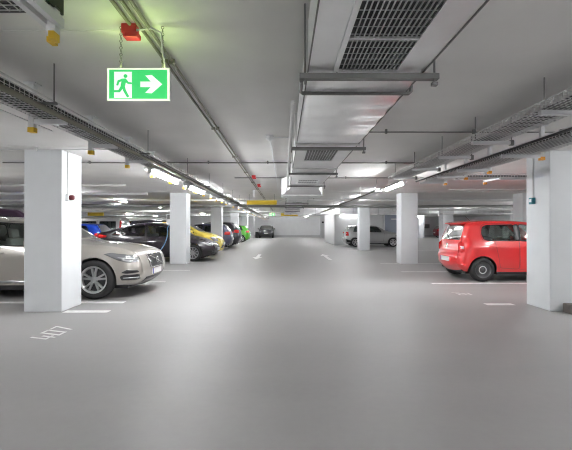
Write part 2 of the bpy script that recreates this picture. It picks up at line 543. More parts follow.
# right trays
tr = thing('cable_tray', 'wire mesh cable tray hung on rods at the upper right, nearest the aisle', 'cable tray', (2.3, 4, 2.3))
rel(basket(MB(), 2.10, 2.46, -1.0, 7.8, 2.31, 0.05, r=0.0025).build('wire_basket', M_galv, tr), tr)
m_ = MB()
for i in range(4):
    m_.tube([(2.20 + 0.06 * i + 0.012 * math.sin(j * 1.1 + i), -1 + j * 0.8, 2.335) for j in range(12)], 0.017, 6)
rel(m_.build('cable_bundle', M_cable, tr), tr)
for y in (1.05, 2.1, 3.15, 4.29, 5.2, 6.3, 7.4):
    a = rel(MB().box(2.09, 2.56, y - 0.02, y + 0.02, 2.262, 2.30).build('support_arm', M_whitem, tr), tr)
    MB().cyl((2.13, y, 2.27), (2.13, y, H), 0.006, 6).build('hanger_rod', M_rod, a)
    MB().box(2.512, 2.548, y - 0.022, y + 0.022, 2.25, 2.31).cyl((2.53, y, 2.3), (2.53, y, H), 0.006, 6).build('clamp', M_steel, a)
tr2 = thing('cable_tray', 'lower wire mesh cable tray with orange capped posts at the upper right', 'cable tray', (2.9, 4, 2.2))
rel(basket(MB(), 2.68, 3.06, -1.0, 7.5, 2.225, 0.05, r=0.0025).build('wire_basket', M_galv, tr2), tr2)
m_ = MB()
for i in range(5):
    m_.tube([(2.74 + 0.06 * i + 0.012 * math.sin(j * 1.3 + i), -1 + j * 0.77, 2.25) for j in range(12)], 0.018, 6)
rel(m_.build('cable_bundle', M_cable, tr2), tr2)
for y in (1.1, 2.3, 3.5, 4.65, 5.84, 6.6, 7.44):
    rel(bracket(tr2, 3.11, 2.62, y, 2.225, M_orange), tr2)
tag(MB().cyl((2.60, -1.0, 2.235), (2.60, 7.6, 2.235), 0.014, 8).build('conduit', M_black), 'black conduit between the two cable trays at the upper right', 'conduit')
tr3 = thing('cable_tray', 'cable tray crossing to the right behind the near right pillar', 'cable tray', (6, 7.1, 2.2))
rel(basket(MB(), 6.86, 7.28, 3.2, 12.0, 2.235, 0.05, r=0.0025, along='x').build('wire_basket', M_galv, tr3), tr3)
m_ = MB()
for i in range(5):
    m_.tube([(3.2 + j * 0.8, 6.92 + i * 0.07 + 0.01 * math.sin(j + i), 2.258) for j in range(12)], 0.018, 6)
rel(m_.build('cable_bundle', M_cable, tr3), tr3)
for x in (3.82, 5.2, 6.6, 8.0):
    b = MB().box(x - 0.022, x + 0.022, 7.31, 7.354, 2.18, H - 0.002).build('bracket', M_whitem, tr3)
    MB().box(x - 0.018, x + 0.018, 6.82, 7.32, 2.19, 2.226).build('arm', M_whitem, b)
    MB().box(x - 0.026, x + 0.026, 7.306, 7.358, 2.15, 2.19).build('end_cap', M_orange, b)
    rel(b, tr3)
# lamp rail on the right beyond the trays
rail = thing('lamp_rail', 'slim hanging rail carrying the strip lamps right of the aisle', 'rail', (2.36, 8, 2.23))
rel(MB().box(2.27, 2.44, 9.6, 23.8, 2.215, 2.235).box(2.27, 2.28, 9.6, 23.8, 2.235, 2.27).box(2.43, 2.44, 9.6, 23.8, 2.235, 2.27).build('channel', M_galv, rail), rail)
rel(MB().cyl((2.25, 7.6, 2.225), (2.25, 23.8, 2.225), 0.013, 8).build('conduit', M_cond, rail), rail)
for k in range(7):
    y = 9.8 + 2.1 * k
    rel(MB().cyl((2.30, y, 2.22), (2.36, y, H), 0.005, 6).build('hanger_rod', M_rod, rail), rail)

# ------------------------------------------------------------------ ventilation duct
DX0, DX1, DZ0, DZ1 = 0.135, 0.76, 2.20, 2.50
duct = thing('ventilation_duct', 'large galvanised ventilation duct along the ceiling above the aisle', 'duct', (0.45, 3, 2.2))
def dpart(mb, name, m, parent=None, bevel=0.0):
    return rel(mb.build(name, m, parent or duct, bevel), duct)
def duct_run(y0, y1, zig=False):
    mb = MB().box(DX0, DX1, y0, y1, DZ0, DZ1)
    if zig:
        # shallow ribs pressed into the sheet, closed at both ends
        n = max(2, int((y1 - y0) / 0.28))
        ys = np.linspace(y0, y1, n * 12 + 1)
        zs = [DZ0 - 0.001 - 0.0045 * (1 - math.cos(i * PI / 6)) for i in range(len(ys))]
        xa, xb = DX0 + 0.004, DX1 - 0.004
        vs, fs = [], []
        for y, z in zip(ys, zs):
            vs += [(xa, y, z), (xb, y, z), (xa, y, DZ0 + 0.01), (xb, y, DZ0 + 0.01)]
        for i in range(len(ys) - 1):
            k = 4 * i
            fs += [(k, k + 1, k + 5, k + 4), (k + 2, k, k + 4, k + 6), (k + 1, k + 3, k + 7, k + 5)]
        mb.add(vs, fs, True)
    return mb
dpart(duct_run(-1.0, 2.16), 'duct_section', M_duct)
dpart(duct_run(2.22, 3.93, True), 'duct_section', M_duct)
dpart(duct_run(4.02, 5.6), 'duct_section', M_duct)
dpart(duct_run(5.64, 7.7, True), 'duct_section', M_duct)
dpart(duct_run(7.75, 8.6), 'duct_section', M_duct)
# flange seams
for y in (2.19, 3.975, 5.62, 7.725, 12.3, 15.6, 19.0, 22.0):
    dpart(MB().box(DX0 - 0.02, DX1 + 0.02, y - 0.02, y + 0.02, DZ0 - 0.015, DZ1 + 0.01), 'flange', M_galv)
for x in (DX0 - 0.004, DX1 + 0.004):
    dpart(MB().box(x - 0.003, x + 0.003, -1.0, 8.6, DZ0 - 0.006, DZ0 + 0.006), 'edge_strip', M_rod)
# longitudinal seam on the grille section
dpart(MB().box(0.288, 0.294, -1.0, 2.16, DZ0 - 0.004, DZ0 + 0.002), 'seam', M_steel)

def grille(x0, x1, y0, y1, nx, split=None):
    z = DZ0
    fr = MB()
    e = 0.025
    fr.box(x0 - e, x1 + e, y0 - e, y0, z - 0.012, z).box(x0 - e, x1 + e, y1, y1 + e, z - 0.012, z)
    fr.box(x0 - e, x0, y0, y1, z - 0.012, z).box(x1, x1 + e, y0, y1, z - 0.012, z)
    g = dpart(fr, 'grille', M_duct)
    MB().box(x0, x1, y0, y1, z - 0.0035, z - 0.0005).build('opening', M_black, g)
    sl = MB()
    for i in range(1, nx):
        x = x0 + (x1 - x0) * i / nx
        sl.box(x - 0.0019, x + 0.0019, y0, y1, z - 0.014, z - 0.006)
    ny = int((y1 - y0) / 0.06)
    for j in range(1, ny):
        y = y0 + (y1 - y0) * j / ny
        sl.box(x0, x1, y - 0.001, y + 0.001, z - 0.0065, z - 0.004)
    if split:
        for y in split:
            sl.box(x0, x1, y - 0.008, y + 0.008, z - 0.016, z - 0.003)
    sl.build('louvre', M_galv, g)
    return g
grille(0.291, 0.604, 0.75, 2.07, 15, (1.26, 1.72))
grille(0.255, 0.60, 4.20, 4.92, 11)
grille(0.27, 0.62, 6.95, 7.55, 11)
grille(0.30, 0.62, 13.0, 13.9, 9)
# flared transition box
def frustum(y0, y1, a, b):
    vs = []
    for y, (x0, x1, z0, z1) in ((y0, a), (y1, b)):
        vs += [(x0, y, z0), (x1, y, z0), (x1, y, z1), (x0, y, z1)]
    mb = MB()
    mb.add(vs, [(0, 1, 2, 3), (7, 6, 5, 4), (0, 4, 5, 1), (1, 5, 6, 2), (2, 6, 7, 3), (3, 7, 4, 0)])
    return mb
dpart(frustum(8.6, 9.35, (0.13, 0.77, 2.20, 2.5), (-0.06, 0.92, 2.11, 2.50)), 'transition', M_duct)
dpart(MB().box(-0.06, 0.92, 9.35, 10.1, 2.10, 2.50), 'junction_box', M_duct)
dpart(MB().box(-0.08, 0.94, 9.33, 9.37, 2.09, 2.515), 'flange', M_galv)
dpart(MB().box(-0.08, 0.94, 10.08, 10.12, 2.09, 2.515), 'flange', M_galv)
dpart(MB().box(DX0, DX1, 10.1, 23.96, DZ0, DZ1), 'duct_section', M_duct)
# hangers: channel bars under the duct on threaded rods
for k, (y, xa, xb) in enumerate(((2.115, 0.085, 0.845), (4.07, 0.05, 0.86), (6.03, 0.06, 0.84), (7.85, 0.06, 0.84), (10.9, 0.04, 0.86), (13.6, 0.04, 0.86), (16.6, 0.04, 0.86), (20.7, 0.04, 0.86))):
    h = MB().box(xa, xb, y - 0.02, y + 0.02, 2.155, 2.185)
    if k == 0:
        pass
    ho = dpart(h, 'hanger', M_steel)
    MB().cyl((xa + 0.03, y, 2.13), (xa + 0.03, y, H), 0.006, 8).build('hanger_rod', M_rod, ho)
    MB().cyl((xb - 0.02, y, 2.125), (xb - 0.02, y, H), 0.006, 8).box(xb - 0.035, xb - 0.005, y - 0.014, y + 0.014, 2.122, 2.14).build('hanger_rod', M_rod, ho)
# pipe that loops under the duct and follows its left edge
pp = [(0.10, 2.20, 2.178), (0.10, 2.36, 2.178), (0.115, 2.40, 2.178), (0.775, 2.40, 2.178), (0.79, 2.40, 2.19), (0.79, 2.40, 2.54)]
tag(MB().tube(pp, 0.012, 8).build('pipe', M_steel), 'grey pipe crossing under the duct behind its first hanger', 'pipe')
tag(MB().tube([(0.058, 2.48, 2.15), (0.058, 2.6, 2.125), (0.058, 8.4, 2.125)], 0.014, 8).build('pipe', M_pipe), 'light grey pipe running along the left lower edge of the duct', 'pipe')

# duct crossing at the rear, with standing seams
dc = thing('ventilation_duct', 'galvanised duct with standing seams crossing behind the far pillars', 'duct', (5, 24.3, 2.1))
rel(MB().box(0.0, 15.0, 24.0, 24.6, 2.11, 2.50).build('duct_section', M_duct, dc), dc)
for k in range(19):
    x = 0.4 + 0.78 * k
    rel(MB().box(x - 0.015, x + 0.015, 23.975, 24.625, 2.09, 2.52).build('flange', M_galv, dc), dc)

# ------------------------------------------------------------------ pipes and conduits under the ceiling
def pipe(p, q, r, m, label, cat='pipe', name='pipe', n=10):
    return tag(MB().cyl(p, q, r, n).build(name, m), label, cat)
pipe((-22, 14.98, 2.363), (0.11, 14.98, 2.363), 0.035, M_pipe, 'white pipe crossing the left half of the garage behind the second pillar')
pipe((0.79, 14.98, 2.363), (22, 14.98, 2.363), 0.035, M_pipe, 'white pipe crossing the right half of the garage behind the second pillar')
tag(MB().box(-22, 22, 15.2, 15.32, 2.14, 2.18).box(-22, 22, 15.2, 15.21, 2.18, 2.195).build('cable_channel', M_steel), 'dark metal cable channel under the white crossing pipe', 'channel')
pipe((-22, 28.2, 2.40), (3.6, 28.2, 2.40), 0.06, M_pipe, 'distant white pipe crossing the aisle near the far exit sign')
pipe((-22, 20.0, 2.38), (0.12, 20.0, 2.38), 0.04, M_steel, 'grey pipe crossing before the third left pillar')
pipe((0.78, 20.0, 2.38), (22, 20.0, 2.38), 0.04, M_steel, 'grey pipe crossing before the third right pillar')
pipe((-22, 36.0, 2.40), (3.4, 36.0, 2.40), 0.06, M_pipe, 'farthest white pipe crossing before the end wall')
for k, (y, x0, x1, r, lab) in enumerate((
        (4.84, 0.78, 12.0, 0.008, 'thin conduit crossing the ceiling right of the duct, nearest'),
        (7.18, -5.2, 2.6, 0.012, 'conduit crossing the ceiling under the duct, in front of the lamps'),
        (9.4, -1.2, 12.0, 0.012, 'thin conduit crossing the ceiling by the duct junction box'),
        (5.95, -12.0, -2.2, 0.008, 'conduit crossing the ceiling above the near left pillar'))):
    mb = MB().cyl((x0, y, H - 0.035), (x1, y, H - 0.035), r, 8)
    nclip = int((x1 - x0) / 1.1)
    for j in range(nclip):
        x = x0 + 0.5 + 1.1 * j
        mb.box(x - 0.012, x + 0.012, y - 0.018, y + 0.018, H - 0.055, H)
    tag(mb.build('conduit', M_pipe if x1 < -2 else M_steel), lab, 'conduit')
for k, (x, y1, lab) in enumerate(((-0.86, 30.0, 'olive conduit along the ceiling above the exit sign, left of a pair'), (-0.81, 30.0, 'olive conduit along the ceiling above the exit sign, right of a pair'))):
    mb = MB().cyl((x, -1, H - 0.025), (x, y1, H - 0.025), 0.011, 8)
    for j in range(16):
        y = 0.9 + 1.9 * j
        mb.box(x - 0.02, x + 0.02, y - 0.01, y + 0.01, H - 0.042, H - 0.012)
    tag(mb.build('conduit', M_cond), lab, 'conduit')
pipe((-0.91, -1, H - 0.025), (-0.91, 2.28, H - 0.025), 0.011, M_cond, 'short third conduit that ends at the red junction box', 'conduit', 'conduit')
pipe((-22, 10.5, 2.47), (-4.3, 10.5, 2.47), 0.03, M_pipe, 'white pipe under the ceiling above the beige and plum cars')
pipe((-22, 12.2, 2.38), (-4.3, 12.2, 2.38), 0.045, M_pipe, 'thicker white pipe left of the second left pillar')
pipe((-22, 17.0, 2.30), (-4.3, 17.0, 2.30), 0.05, M_steel, 'grey pipe above the yellow car')
pipe((-22, 23.0, 2.25), (-4.3, 23.0, 2.25), 0.06, M_pipe, 'white pipe above the grey blue car')
pipe((-22, 25.5, 2.38), (-4.3, 25.5, 2.38), 0.08, M_galv, 'wide galvanised pipe above the silver van')
pipe((4.9, 11.5, 2.45), (22, 11.5, 2.45), 0.02, M_pipe, 'thin white pipe above the red car')
pipe((4.9, 17.5, 2.12), (22, 17.5, 2.12), 0.05, M_pipe, 'white pipe low behind the red car roof')
pipe((4.9, 19.0, 1.98), (22, 19.0, 1.98), 0.03, M_pipe, 'lowest white pipe behind the red car roof')
# ceiling sensor with its conduits
sn = thing('ceiling_sensor', 'small white round sensor on the ceiling left of the duct', 'sensor', (-0.19, 5.2, H))
MB().lathe([(0.0, -0.07), (0.03, -0.065), (0.05, -0.04), (0.055, 0.0), (0.0, 0.0)], lambda a, b, h: (a, b, h), 20).build('dome', M_whitep, sn)
MB().cyl((0.05, 0, -0.02), (0.32, 0, -0.02), 0.009, 8).build('conduit', M_whitep, sn)
MB().cyl((0, 0.05, -0.02), (0, 7.0, -0.02), 0.011, 8).build('conduit', M_whitep, sn)
tag(MB().box(-1.05, -0.98, 13.0, 13.07, 2.33, 2.57).build('ceiling_sensor', M_whitep), 'small white box hanging from the ceiling above the yellow bar', 'sensor')

# yellow height bars wrapped on the pipes
def height_bar(x0, x1, y, z0, z1, lab):
    t = thing('height_bar', lab, 'height bar', ((x0 + x1) / 2, y, z0))
    L = x1 - x0
    MB().box(-L / 2, L / 2, -0.05, 0.05, 0, z1 - z0).build('foam_bar', M_yellowbar, t, bevel=0.02)
    for s_ in (-1, 1):
        MB().cyl((s_ * L * 0.42, 0, z1 - z0 - 0.01), (s_ * L * 0.42, 0, H - z0), 0.006, 6).build('hanger_rod', M_rod, t)
    return t
height_bar(-1.39, -0.27, 14.5, 2.17, 2.33, 'yellow height bar hanging across the left lane of the aisle')
height_bar(-0.22, 0.98, 27.6, 2.10, 2.30, 'far yellow height bar hanging under the end of the duct')
height_bar(-13.65, -12.55, 27.0, 2.10, 2.36, 'yellow height bar seen above the roof of the silver van')

# ------------------------------------------------------------------ exit sign
def ring_pts(c, r, n=16):
    return [(c[0] + r * math.cos(2 * PI * k / n), c[1] + r * math.sin(2 * PI * k / n)) for k in range(n)]

def exit_sign(label, loc):
    t = thing('exit_sign', label, 'exit sign', loc, 0, None)
    Wd, Hh, D = 0.373, 0.195, 0.045
    MB().box(0.002, Wd - 0.002, 0.004, D, 0.002, Hh - 0.002).build('housing', M_whitep, t, bevel=0.004)
    MB().box(0, Wd, -0.001, 0.004, 0, Hh).build('lit_frame', M_signside, t)
    MB().box(0.012, Wd - 0.012, D, D + 0.003, 0.012, Hh - 0.012).build('rear_face', M_signg, t)
    MB().box(0.02, Wd - 0.02, 0.012, D - 0.012, Hh - 0.003, Hh + 0.002).build('added_top_glow', M_signtop, t)  # added glowing strip on the unseen top, colouring the ceiling above
    # pictogram coordinates: crop pixels (40..305, 262..395) over the face
    def U(x, y):
        return ((x - 34) / (312 - 34) * Wd, Hh - (y - 256) / (402 - 256) * Hh)
    def layer(polys, name, m, d0, d1, par=None):
        mb = MB()
        for p in polys:
            mb.prism([U(*q) for q in p], lambda a, b, s_: (a, s_, b), d0, d1)
        return mb.build(name, m, par or t)
    face = layer([[(43, 263), (303, 263), (303, 394), (43, 394)]], 'face', M_signg, -0.003, -0.0012)
    layer([[(66, 273), (145, 273), (145, 391), (66, 391)],
           [(183, 317), (229, 317), (205, 290), (234, 287), (281, 329), (234, 370), (205, 368), (229, 342), (183, 342)]], 'symbol_panel', M_signw, -0.0045, -0.0031, face)
    man = [ring_pts((117, 293), 8.5),
           [(101, 305), (117, 303), (122, 309), (114, 340), (100, 345), (96, 336)],       # torso
           [(103, 304), (108, 313), (90, 320), (84, 336), (76, 334), (82, 313)],          # rear arm
           [(117, 305), (123, 309), (130, 320), (146, 322), (145, 329), (127, 328), (115, 318)],  # front arm
           [(102, 338), (114, 338), (118, 354), (134, 385), (124, 389), (106, 358)],      # front leg
           [(97, 336), (106, 348), (92, 366), (54, 366), (56, 357), (86, 356)]]           # rear leg
    layer(man, 'running_figure', M_signg, -0.0062, -0.0046, face)
    # chains of small links
    for x in (0.072, 0.325):
        c = MB()
        ztop = H - loc[2]
        n = int((ztop - Hh) / 0.02)
        for i in range(n):
            z = Hh + (ztop - Hh) * (i + 0.5) / n
            ax = (1, 0, 0) if i % 2 else (0, 1, 0)
            c.torus((x, D / 2, z), ax, 0.0085, 0.0021, 8, 4)
        c.build('chain', M_steel, t)
    return t
exit_sign('lit green exit sign with running figure and arrow, hanging on chains at upper left', (-1.063, 2.33, 2.108))
exit_sign('small far lit green exit sign above the end of the aisle', (-0.98, 26.0, 2.06))
tag(MB().tube([(-0.90, 2.33, 2.53), (-0.80, 2.32, 2.54), (-0.74, 2.33, 2.52), (-0.735, 2.335, 2.42), (-0.72, 2.35, 2.31)], 0.006, 6).build('cable', M_pipe), 'light cable dropping to the top of the near exit sign', 'cable')
def junction(x, y, lab):
    t = thing('junction_box', lab, 'junction box', (x, y, H))
    MB().box(-0.045, 0.045, -0.03, 0.03, -0.055, 0).build('box', M_red, t, bevel=0.006)
    MB().box(-0.03, 0.06, -0.04, 0.02, -0.088, -0.056).build('lid', M_red, t, bevel=0.006)
    return t
junction(-0.932, 2.345, 'red junction box on the ceiling above the exit sign')
junction(-0.72, 9.2, 'small red box on the ceiling conduits, nearer of two')
junction(-0.72, 11.1, 'small red box on the ceiling conduits, farther of two')

# ------------------------------------------------------------------ devices on the pillars
sr = thing('alarm_sounder', 'white box with dark red alarm beacon on the near left pillar', 'alarm', (-3.52, 6.3, 1.82))
MB().box(0, 0.05, -0.055, 0.055, -0.06, 0.06).build('base', M_whitep, sr, bevel=0.006)
MB().lathe([(0.045, 0.05), (0.045, 0.085), (0.035, 0.11), (0.0, 0.115)], lambda a, b, h: (h, a, b), 18).build('beacon', mat('beacon_red', (0.13, 0.012, 0.02), 0.3), sr)
MB().cyl((0.012, 0, 0.06), (0.012, 0, H - 1.82), 0.009, 8).build('conduit', M_pipe, sr)
cp = thing('call_point', 'teal call point box on the aisle side of the near right pillar', 'call point', (4.24, 6.55, 1.785))
MB().box(-0.055, 0, -0.05, 0.05, -0.055, 0.055).build('box', M_teal, cp, bevel=0.006)
MB().box(-0.060, -0.055, -0.025, 0.025, -0.02, 0.03).build('button', M_whitep, cp)
MB().cyl((-0.012, 0, 0.055), (-0.012, 0, H - 1.787), 0.009, 8).build('conduit', M_pipe, cp)
wb = thing('charging_box', 'pale wall charging box on the left side of the second left pillar', 'charger', (-4.12, 14.25, 1.42))
MB().box(-0.17, 0, -0.15, 0.15, 0, 0.40).build('case', M_whitep, wb, bevel=0.03)
MB().box(-0.13, -0.03, -0.155, -0.148, 0.2, 0.36).build('panel', M_steel, wb)
cbl = [(-4.20, 14.2, 1.42), (-4.24, 14.12, 1.30), (-4.22, 14.05, 1.10), (-4.27, 14.03, 0.85), (-4.40, 14.05, 0.60), (-4.62, 14.12, 0.35), (-4.9, 14.25, 0.12), (-5.2, 14.4, 0.02), (-5.8, 14.5, 0.02), (-6.2, 14.3, 0.02)]
def smooth_path(p, k=4):
    p = [Vector(q) for q in p]
    out = []
    for i in range(len(p) - 1):
        a, b, c, d = p[max(i - 1, 0)], p[i], p[i + 1], p[min(i + 2, len(p) - 1)]
        for j in range(k):
            t = j / k
            out.append(0.5 * ((2 * b) + (c - a) * t + (2 * a - 5 * b + 4 * c - d) * t * t + (3 * b - a - 3 * c + d) * t ** 3))
    out.append(p[-1])
    return out
tag(MB().tube(smooth_path(cbl), 0.017, 8).build('charging_cable', M_bluecable), 'light blue charging cable hanging beside the second left pillar', 'cable')
tag(MB().box(4.40, 5.6, 5.86, 6.10, 0, 0.145).build('kerb_stone', M_kerb, bevel=0.015), 'dark brown kerb block on the floor in front of the near right pillar', 'kerb')

# unit on the far wall and crate by the end car
ft = thing('heater_unit', 'white wall unit on brackets on the far wall right of the second right pillar', 'heater', (17.75, 48.3, 1.5))
MB().box(-0.55, 0.35, -0.45, 0.28, 0.15, 0.65).build('case', M_whitep, ft, bevel=0.03)
MB().box(-0.3, 0.3, -0.40, 0.28, -0.35, 0.15).build('louvre', M_steel, ft)
tag(MB().box(-3.42, -3.05, 46.2, 46.7, 0, 0.72).build('storage_crate', M_black, bevel=0.03), 'dark crate on the floor left of the car at the end wall', 'crate')

# ------------------------------------------------------------------ floor markings
def mark(mb, lab, m=None, cat='floor marking', name='floor_marking', group=None):
    return tag(mb.build(name, m or M_line), lab, cat, group)
def slab(x0, x1, y0, y1):
    return MB().box(x0, x1, y0, y1, 0.0, 0.003)
G_ = 'painted bay lines'
mark(slab(-3.48, -2.78, 6.095, 6.245), 'short white bay line right of the near left pillar foot', group=G_)
mark(slab(-8.3, -2.84, 6.835, 6.985), 'white bay line beside the near wheel of the beige car', group=G_)
mark(slab(-8.3, -2.9, 9.395, 9.545), 'white bay line on the far side of the beige car', M_worn, group=G_)
mark(slab(-8.3, -2.9, 11.875, 12.025), 'white bay line halfway between beige and plum cars', M_worn, group=G_)
mark(slab(-8.3, -2.9, 14.595, 14.745), 'white bay line beside the plum black car', M_worn, group=G_)
mark(slab(3.5, 8.8, 9.095, 9.245), 'long white bay line along the near side of the red car', group=G_)
mark(slab(3.5, 3.98, 6.635, 6.785), 'short white bay line left of the near right pillar foot', group=G_)
mark(slab(3.5, 8.8, 11.475, 11.625), 'white bay line on the far side of the red car', M_worn, group=G_)
mark(slab(3.5, 8.8, 13.975, 14.125), 'white bay line at the foot of the second right pillar', M_worn, group=G_)
mark(slab(3.6, 8.8, 21.975, 22.125), 'white bay line at the foot of the pillar by the silver hatchback', M_worn, group=G_)
def arrow(x, y0, y1, direction):
    d = 1 if direction > 0 else -1
    ya, yb = (y0, y1) if d > 0 else (y1, y0)
    ym = yb - d * (abs(y1 - y0) * 0.38)
    poly = [(x - 0.075, ya), (x + 0.075, ya), (x + 0.075, ym), (x + 0.22, ym), (x, yb), (x - 0.22, ym), (x - 0.075, ym)]
    return MB().prism(poly, lambda a, b, t: (a, b, t), 0.0, 0.003)
mark(arrow(-1.17, 16.0, 18.8, -1), 'white arrow painted on the left lane of the aisle', cat='arrow', name='floor_arrow')
mark(arrow(1.88, 15.6, 19.0, 1), 'white arrow painted on the right lane of the aisle', cat='arrow', name='floor_arrow')
bn = MB()
def stroke(mb, y0, p, q, w_=0.016):
    """p, q in glyph units: u along +Y (0..1 = 0.14 m), v up towards -X (0..1 = 0.27 m)"""
    P_ = Vector((-2.80 - p[1] * 0.27, y0 + p[0] * 0.13 + p[1] * 0.09)); Q_ = Vector((-2.80 - q[1] * 0.27, y0 + q[0] * 0.13 + q[1] * 0.09))
    d = (Q_ - P_).normalized(); n = Vector((-d.y, d.x)) * w_
    P_ = P_ - d * w_; Q_ = Q_ + d * w_
    mb.prism([tuple(P_ + n), tuple(P_ - n), tuple(Q_ - n), tuple(Q_ + n)], lambda a_, b_, t: (a_, b_, t), 0.0, 0.003)
for p, q in (((0.0, 1.0), (0.0, 0.22)), ((0.0, 0.22), (1.0, 0.22)), ((0.70, 0.60), (0.70, 0.0))): stroke(bn, 4.645, p, q)
for p, q in (((0, 0), (1, 0)), ((1, 0), (1, 1)), ((1, 1), (0, 1)), ((0, 1), (0, 0))): stroke(bn, 4.84, p, q)
for p, q in (((0, 1), (1, 1)), ((1, 1), (0.55, 0))): stroke(bn, 5.03, p, q)
tag(bn.build('bay_number', M_line), 'white bay number 407 painted on the floor before the near left pillar', 'bay number')
fw = MB()
for y, (a, b) in ((7.62, (3.45, 3.72)), (7.74, (3.50, 3.60)), (7.80, (3.52, 3.74)), (7.92, (3.44, 3.6))):
    fw.box(a, b, y, y + 0.03, 0.0, 0.003)
for x in (3.47, 3.6, 3.7):
    fw.box(x, x + 0.035, 7.66, 7.85, 0.0, 0.003)
mark(fw, 'faded white bay number on the floor before the red car', M_worn, 'bay number', 'bay_number')

# ------------------------------------------------------------------ cars
def chaikin(p, n=2):
    p = [np.array(q, float) for q in p]
    for _ in range(n):
        o = [p[0]]
        for a, b in zip(p[:-1], p[1:]):
            o += [a * 0.75 + b * 0.25, a * 0.25 + b * 0.75]
        o.append(p[-1])
        p = o
    return np.array(p)

def resample(p, step):
    p = np.asarray(p, float)
    d = np.r_[0, np.cumsum(np.hypot(*np.diff(p, axis=0).T))]
    n = max(2, int(round(d[-1] / step)) + 1)
    s = np.linspace(0, d[-1], n)
    return np.c_[np.interp(s, d, p[:, 0]), np.interp(s, d, p[:, 1])]

def inside(poly, pts):
    poly = np.asarray(poly, float)
    x, y = pts[:, 0], pts[:, 1]
    r = np.zeros(len(pts), bool)
    j = len(poly) - 1
    for i in range(len(poly)):
        xi, yi = poly[i]; xj, yj = poly[j]
        if yi != yj:
            c = ((yi > y) != (yj > y)) & (x < (xj - xi) * (y - yi) / (yj - yi) + xi)
            r ^= c
        j = i
    return r

def seg_dist(poly, pts, closed=True):
    poly = np.asarray(poly, float)
    a = poly
    b = np.roll(poly, -1, axis=0)
    if not closed:
        a, b = a[:-1], b[:-1]
    best = np.full(len(pts), 9e9)
    for p, q in zip(a, b):
        d = q - p
        l2 = max(1e-12, (d ** 2).sum())
        t = np.clip(((pts - p) @ d) / l2, 0, 1)
        best = np.minimum(best, np.hypot(*(pts - (p + t[:, None] * d)).T))
    return best

def triangulate(loops, extra):
    """loops: list of closed 2D polygons used as constraints; extra: free points. -> verts, tris"""
    vs, es = [], []
    for lp in loops:
        o = len(vs); n = len(lp)
        vs += [Vector((float(a), float(b))) for a, b in lp]
        es += [(o + i, o + (i + 1) % n) for i in range(n)]
    vs += [Vector((float(a), float(b))) for a, b in extra]
    r = delaunay_2d_cdt(vs, es, [], 0, 1e-5)
    return np.array([(v.x, v.y) for v in r[0]]), [f for f in r[2] if len(f) == 3]

